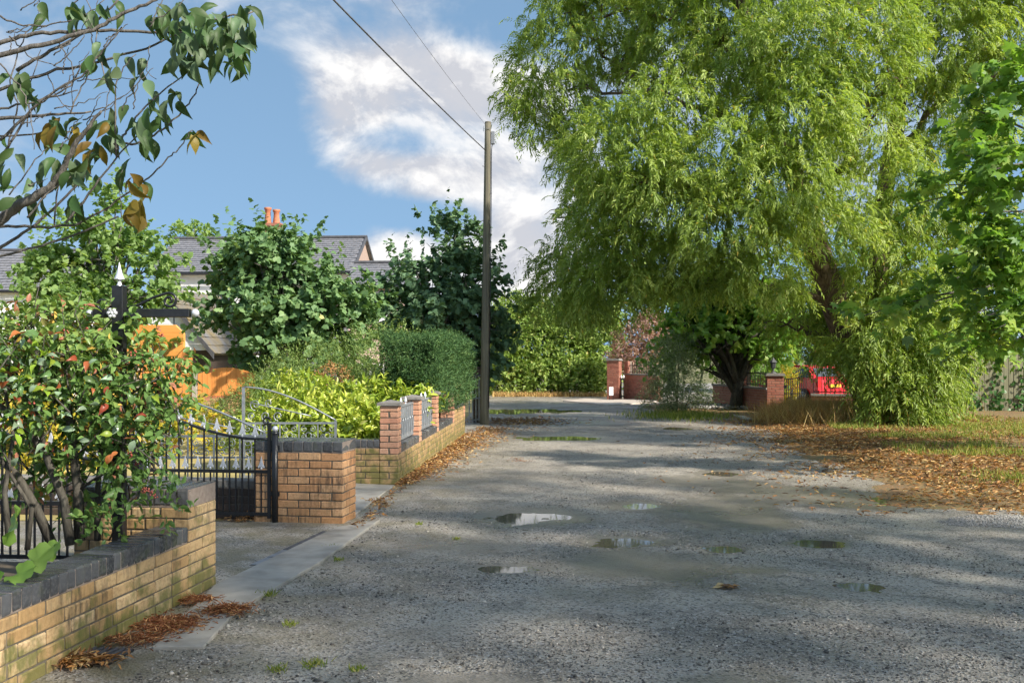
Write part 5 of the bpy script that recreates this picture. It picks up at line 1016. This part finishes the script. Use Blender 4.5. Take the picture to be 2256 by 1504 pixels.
# ------------------------------------------------------------------ berry bush behind the near wall
bb = Vector((-2.62, 6.25, .15)); bo = empty('berry_bush', bb, 'tangled berry bush with green, red and yellow leaves above the near wall', 'bush'); og = np.array(bb)
bbl = px_blobs([(230, 800, 6.3, .42, .35, .26), (110, 790, 6.2, .42, .35, .26), (330, 810, 6.3, .24, .3, .22), (30, 800, 6.1, .30, .3, .28), (250, 890, 6.3, .42, .35, .20), (90, 890, 6.2, .42, .35, .18), (180, 720, 6.4, .32, .3, .14), (370, 880, 6.2, .13, .2, .14), (60, 720, 6.2, .22, .3, .12), (310, 960, 6.2, .18, .25, .16), (120, 960, 6.3, .4, .3, .12), (30, 1010, 6.3, .2, .25, .14), (270, 1010, 6.3, .2, .2, .14), (180, 1060, 6.4, .3, .2, .12)])
p, ov = in_blobs(bbl, 900, .15); a = twigs(p, ov, .15, 6, .062, .035, .5, .3, .8, .5)
top = (a[0][:, 2] > 1.62); tn = np.where(top, np.clip(.30 + a[5] * .35 + .30 * rng.random(len(top)), 0, .97), a[5] * .8); q_ = rng.random(len(tn)); tn[q_ < .025] = .99; tn[q_ > .95] = .9
front = np.argsort(a[0][:, 1] + .2 * rng.random(len(tn)))[:285]; msk = np.ones(len(tn), bool); msk[front] = False
leaves('foliage', bo, M['lf_bush'], a[0][msk], a[1][msk], a[2][msk], a[3][msk], a[4][msk], 'oval', tn[msk], tuple(og))['kind'] = 'stuff'
leaf_objects(bo, [M['lf_bush_a'], M['lf_bush_a'], M['lf_bush_d'], M['lf_bush_b'], M['lf_bush_b'], M['lf_bush_d'], M['lf_bush_a'], M['lf_bush_a'], M['lf_bush_d'], M['lf_bush_c']], a[0][front], a[1][front], a[2][front], a[3][front] * 1.15, a[4][front] * 1.05, 'fine', tuple(og))
sp2 = px_blobs([(345, 1095, 6.0, .13, .12, .10), (270, 1060, 6.1, .16, .15, .12), (330, 1030, 6.1, .12, .12, .08), (230, 1150, 6.0, .12, .1, .08), (350, 1135, 5.95, .10, .08, .03)])
p, ov = in_blobs(sp2, 60, .2); a = twigs(p, ov, .10, 5, .055, .032, .3, .3); leaves('low_sprigs', bo, M['lf_bush'], *a[:5], 'oval', a[5] * .8, tuple(og))['kind'] = 'stuff'
stm = MB()
def stem(pts, r0, r1):
    q = [Vector(Pw(*p)) - bb for p in pts]; stm.tube(q, np.linspace(r0, r1, len(q)), 8)
stem([(175, 1190, 6.2), (172, 1080, 6.2), (160, 980, 6.2), (150, 900, 6.25), (130, 830, 6.3)], .034, .018); stem([(155, 1200, 6.1), (140, 1100, 6.1), (100, 1000, 6.1), (40, 920, 6.1), (-20, 880, 6.0)], .030, .014)
stem([(120, 1210, 6.2), (80, 1120, 6.15), (40, 1050, 6.1), (0, 1010, 6.0)], .034, .02); stem([(215, 1190, 6.3), (215, 1080, 6.3), (225, 960, 6.3), (260, 860, 6.3)], .022, .008); stem([(160, 980, 6.2), (220, 920, 6.2), (300, 860, 6.2), (370, 820, 6.2)], .012, .005)
stem([(100, 1000, 6.1), (80, 900, 6.1), (90, 800, 6.1), (60, 730, 6.1)], .018, .006); stem([(172, 1080, 6.2), (230, 1040, 6.1), (300, 1000, 6.1)], .010, .004); stem([(20, 1200, 6.0), (10, 1080, 6.0), (30, 960, 6.0), (10, 850, 6.0)], .02, .008); stem([(60, 1210, 6.1), (70, 1120, 6.1), (20, 1040, 6.0)], .018, .01); stem([(240, 1190, 6.2), (280, 1110, 6.1), (340, 1060, 6.05)], .006, .003)
q, _ = in_blobs(bbl, 130, .0)
for i in range(130):
    e = Vector(q[i]) - bb; d = Vector(rvec(1)[0]) * .16; d.z = abs(d.z) + .05; stm.tube([e - d, e - d * .2 + Vector(rvec(1)[0]) * .03, e + d * .8], [.006, .0045, .002], 5)
stm.obj('stems', M['darkbark'], bo, True)
bp, _ = in_blobs(bbl, 30, .7); bem = MB()
for i in range(30):
    c = Vector(bp[i]) - bb
    for _ in range(6): bem.ball(tuple(c + Vector(rvec(1)[0]) * .018), .006, 6, 4)
for (u, v) in ((323, 1075), (330, 1085), (342, 1092), (315, 1080)):
    c = Vector(Pw(u, v, 5.95)) - bb
    for _ in range(6): bem.ball(tuple(c + Vector(rvec(1)[0]) * .014), .006, 6, 4)
bem.obj('berries', M['berry'], bo, True)['kind'] = 'stuff'
# broad leaved plant in the corner
bq = Vector(Pw(20, 1240, 5.15)); bq.z = .45; bp_ = empty('broad_leaf_plant', bq, 'large round bright green leaves at the bottom left corner of the bed', 'plant')
for (u, v, y, L, dx, dz, nx) in [(20, 1190, 5.3, .20, .3, .6, -.4), (50, 1235, 5.15, .19, .9, .15, .1), (5, 1250, 5.05, .18, -.3, -.2, 0), (85, 1225, 5.25, .15, .8, .3, .2), (-30, 1190, 5.2, .2, -.6, .5, 0), (25, 1255, 5.0, .14, .6, -.1, .1)]:
    T = [(.42, 0, -.06)]; n = 22; Fs = []
    for r in (.35, .7, 1.0):
        for i in range(n):
            an = 2 * math.pi * i / n; rr = r * (1 + .07 * math.cos(an * 7) * r) * (1 - .45 * math.exp(-((an - math.pi) / .35) ** 2) * r); T.append((.5 + .5 * rr * math.cos(an), .56 * rr * math.sin(an), .10 * r * r * math.cos(an * 3 + 1) + .07 * r ** 3 * math.sin(an * 6) - .05 + .12 * abs(math.sin(an)) * r))
    for i in range(n):
        k2 = (i + 1) % n; Fs.append((0, 1 + i, 1 + k2))
        for q in (0, 1): a_, b_ = 1 + q * n, 1 + (q + 1) * n; Fs += [(a_ + i, b_ + i, b_ + k2), (a_ + i, b_ + k2, a_ + k2)]
    me = np_mesh('leaf', np.array(T), np.array(Fs), M['broad'], np.full(len(Fs), random.random()), True); o = link('leaf', me, bp_)
    o.matrix_local = Matrix.Translation(Vector(Pw(u, v, y)) - bq) @ basis((dx, -.3, dz), (nx, -.6, .8)).to_4x4() @ Matrix.Diagonal((L, L, L, 1))
ms = MB()
for k in range(5): ms.tube([(0, 0, -.25), (random.uniform(-.1, .1), random.uniform(-.05, .1), .0)], [.008, .005], 5)
ms.obj('stalks', M['broad'], bp_)
# ------------------------------------------------------------------ cherry branches, top left
cb = Vector((-3.1, 3.7, .1)); ct = empty('cherry_tree', cb, 'cherry tree whose bare twigs and leaves hang in at the top left', 'tree'); br = MB()
def branch(pts, r0, r1, y=3.7, dy=.0):
    q = np.array([tuple(Vector(Pw(u, v, y + dy * i)) - cb) for i, (u, v) in enumerate(pts)]); n = 5 * (len(q) - 1) + 1; s = np.linspace(0, len(q) - 1, n)
    pp = np.stack([np.interp(s, np.arange(len(q)), q[:, j]) for j in range(3)], -1); pk = pp.copy(); pk[1:-1] = .25 * pp[:-2] + .5 * pp[1:-1] + .25 * pp[2:]; pk[1:-1] += rng.normal(0, .0025, (n - 2, 3))
    br.tube(pk, np.linspace(r0 * .95, r1 * 1.1, n), 7)
br.tube([(-.05, 0, -.2), (-.02, 0, .9), (.15, 0, 1.7), (.38, 0, 1.98)], [.11, .095, .08, .05], 12)
br.tube([(.1, 0, 1.5), (.3, 0, 2.2), (.5, .0, 2.55), (.55, 0, 2.9)], [.07, .06, .05, .03], 10)
BR = [([(-120, 540), (0, 486), (48, 447), (112, 417), (134, 380), (160, 328), (190, 285), (223, 245)], .024, .004), ([(-100, 500), (0, 497), (93, 500), (167, 497), (215, 470), (240, 458)], .007, .003), ([(-100, 130), (0, 97), (56, 76), (149, 69), (242, 69), (391, 71), (447, 48), (558, 26)], .010, .003),
      ([(-100, 150), (0, 123), (112, 93), (208, 67), (268, 33), (335, 4), (380, -20)], .011, .004), ([(-80, 225), (0, 200), (104, 160), (223, 138), (346, 97), (400, 70)], .008, .003), ([(-60, 250), (0, 242), (93, 220), (171, 199)], .006, .002), ([(-60, 264), (0, 262), (112, 255), (201, 246)], .010, .003),
      ([(257, 330), (262, 312), (280, 290), (298, 261), (357, 201), (421, 156)], .006, .002), ([(250, 318), (298, 318), (350, 294), (402, 246), (430, 205), (443, 175)], .005, .002), ([(-60, 575), (37, 558), (167, 517), (261, 477)], .006, .003), ([(-80, 590), (0, 545), (60, 510), (150, 430), (190, 380)], .008, .003), ([(145, 491), (208, 410), (257, 346), (316, 287)], .005, .002),
      ([(231, 462), (290, 420), (328, 392), (372, 346), (398, 324), (424, 287)], .004, .0018), ([(0, 309), (60, 250), (120, 200), (180, 170), (230, 110), (268, 60)], .006, .002), ([(15, 330), (60, 250), (93, 223), (160, 190), (180, 140)], .005, .002), ([(37, 156), (100, 120), (168, 82), (220, 40), (260, 0)], .008, .003), ([(155, 250), (180, 190), (210, 130), (215, 60), (190, 0)], .003, .0015),
      ([(0, 370), (20, 310), (40, 240), (20, 180), (45, 90), (100, 20)], .004, .002), ([(120, 500), (125, 420), (150, 340), (200, 270), (240, 230)], .004, .0015), ([(0, 35), (40, 55), (100, 58), (180, 40), (230, 0)], .004, .0015), ([(20, 430), (80, 350), (110, 320)], .003, .0015), ([(60, 480), (100, 430), (180, 370)], .004, .002), ([(257, 346), (252, 250), (256, 170), (300, 120)], .004, .0015), ([(0, 300), (90, 297), (170, 290)], .004, .002),
      ([(223, 138), (240, 200), (230, 260)], .0025, .0012), ([(60, 280), (65, 190), (90, 110)], .003, .0013), ([(104, 160), (130, 220), (165, 255)], .0025, .0012), ([(0, 140), (50, 200), (70, 260), (75, 330)], .003, .0012), ([(330, 100), (322, 160), (345, 175)], .002, .001), ([(268, 480), (262, 400), (275, 360)], .002, .001), ([(130, 95), (160, 150), (160, 230)], .0025, .0012), ([(20, 80), (70, 130), (140, 150)], .003, .0012)]
for i, (pts, r0, r1) in enumerate(BR): branch(pts, r0, r1, 3.55 + .5 * random.random(), random.uniform(-.02, .03))
for _ in range(46):
    u, v = random.uniform(0, 330), random.uniform(0, 470)
    if u > 200 and v > 330 or u + v > 560: continue
    a_ = random.choice([-1, 1]) * random.uniform(.3, 1.4) - .6; ln_ = random.uniform(40, 130); p2 = [(u + ln_ * f * math.cos(a_ + .25 * f), v - ln_ * f * abs(math.sin(a_ + .25 * f))) for f in (0, .33, .66, 1)]
    branch(p2, .0026, .0011, 3.5 + .5 * random.random())
br.obj('branches', M['cherrybark'], ct, True)
CL = [((395, 560), (10, 130), 62, 'g'), ((330, 420), (0, 60), 22, 'g'), ((380, 450), (70, 150), 24, 'p'), ((455, 540), (50, 140), 24, 'g'), ((320, 400), (190, 260), 12, 'g'), ((240, 340), (230, 310), 16, 'g'), ((100, 190), (255, 300), 14, 'y'), ((200, 250), (260, 340), 12, 'y'), ((100, 220), (310, 390), 16, 'g'), ((270, 330), (380, 480), 14, 'y'), ((240, 320), (420, 450), 3, 'b'), ((400, 450), (285, 305), 5, 'y'),
      ((70, 260), (0, 40), 18, 'g'), ((0, 60), (150, 200), 7, 'g'), ((60, 110), (170, 220), 4, 'g'), ((190, 260), (90, 150), 7, 'g'), ((20, 100), (390, 440), 7, 'g'), ((150, 200), (420, 470), 6, 'g'), ((240, 330), (120, 190), 9, 'p'), ((0, 40), (290, 370), 6, 'g'), ((140, 200), (340, 370), 5, 'p'), ((260, 320), (330, 380), 3, 'y')]
acc = {k: [[], [], []] for k in 'gpyb'}
for (ua, ub), (va, vb), n, kd in CL:
    for _ in range(n):
        u, v = random.uniform(ua, ub), random.uniform(va, vb)
        acc[kd][0].append(np.array(Pw(u, v, random.uniform(3.5, 4.0)))); rt_ = 1 if u > 250 else 0
        acc[kd][1].append(np.array((random.gauss(.22 * rt_, .42), random.gauss(-.1, .35), -.85 + random.gauss(0, .28)))); acc[kd][2].append(np.array((random.gauss(0, .6), -.75, random.gauss(.35, .4))))
for kd, mats in (('g', ['lf_cherry', 'lf_cherry', 'lf_cherry_pale']), ('p', ['lf_cherry_pale']), ('y', ['lf_cherry_aut', 'lf_cherry']), ('b', ['lf_cherry_bronze', 'lf_cherry_aut'])):
    n = len(acc[kd][0]); leaf_objects(ct, [M[x] for x in mats], np.array(acc[kd][0]), np.array(acc[kd][1]), np.array(acc[kd][2]), .072 + .034 * rng.random(n), .031 + .013 * rng.random(n), 'fine', tuple(cb))
# small drain cover by the near wall foot
dc = Gw(215, 1447); do = empty('drain_cover', (dc.x, dc.y, .0), 'small dark iron drain grating below the near wall', 'drain', rz=ANG1)
for k in range(7): MB().box(-.12 + k * .04, -.105 + k * .04, -.11, .11, .012, .024).obj('bar', M['lead'], do)
MB().box(-.135, .135, -.13, .13, -.02, .012).obj('tray', M['black'], do)
ch_ = empty('drain_channel', Gw(650, 1208), 'narrow dark drain channel across the drive entrance', 'drain', rz=math.atan2(*(lambda d: (d.y, d.x))(Gw(735, 1167) - Gw(560, 1250))))
MB().box(-.75, .75, -.05, .05, -.03, .0165).obj('tray', M['lead'], ch_)
for k in range(5): MB().box(-.74 + k * .30, -.46 + k * .30, -.045, .045, .017, .0195).obj('grating', M['steel'] if k < 2 else M['lead'], ch_)
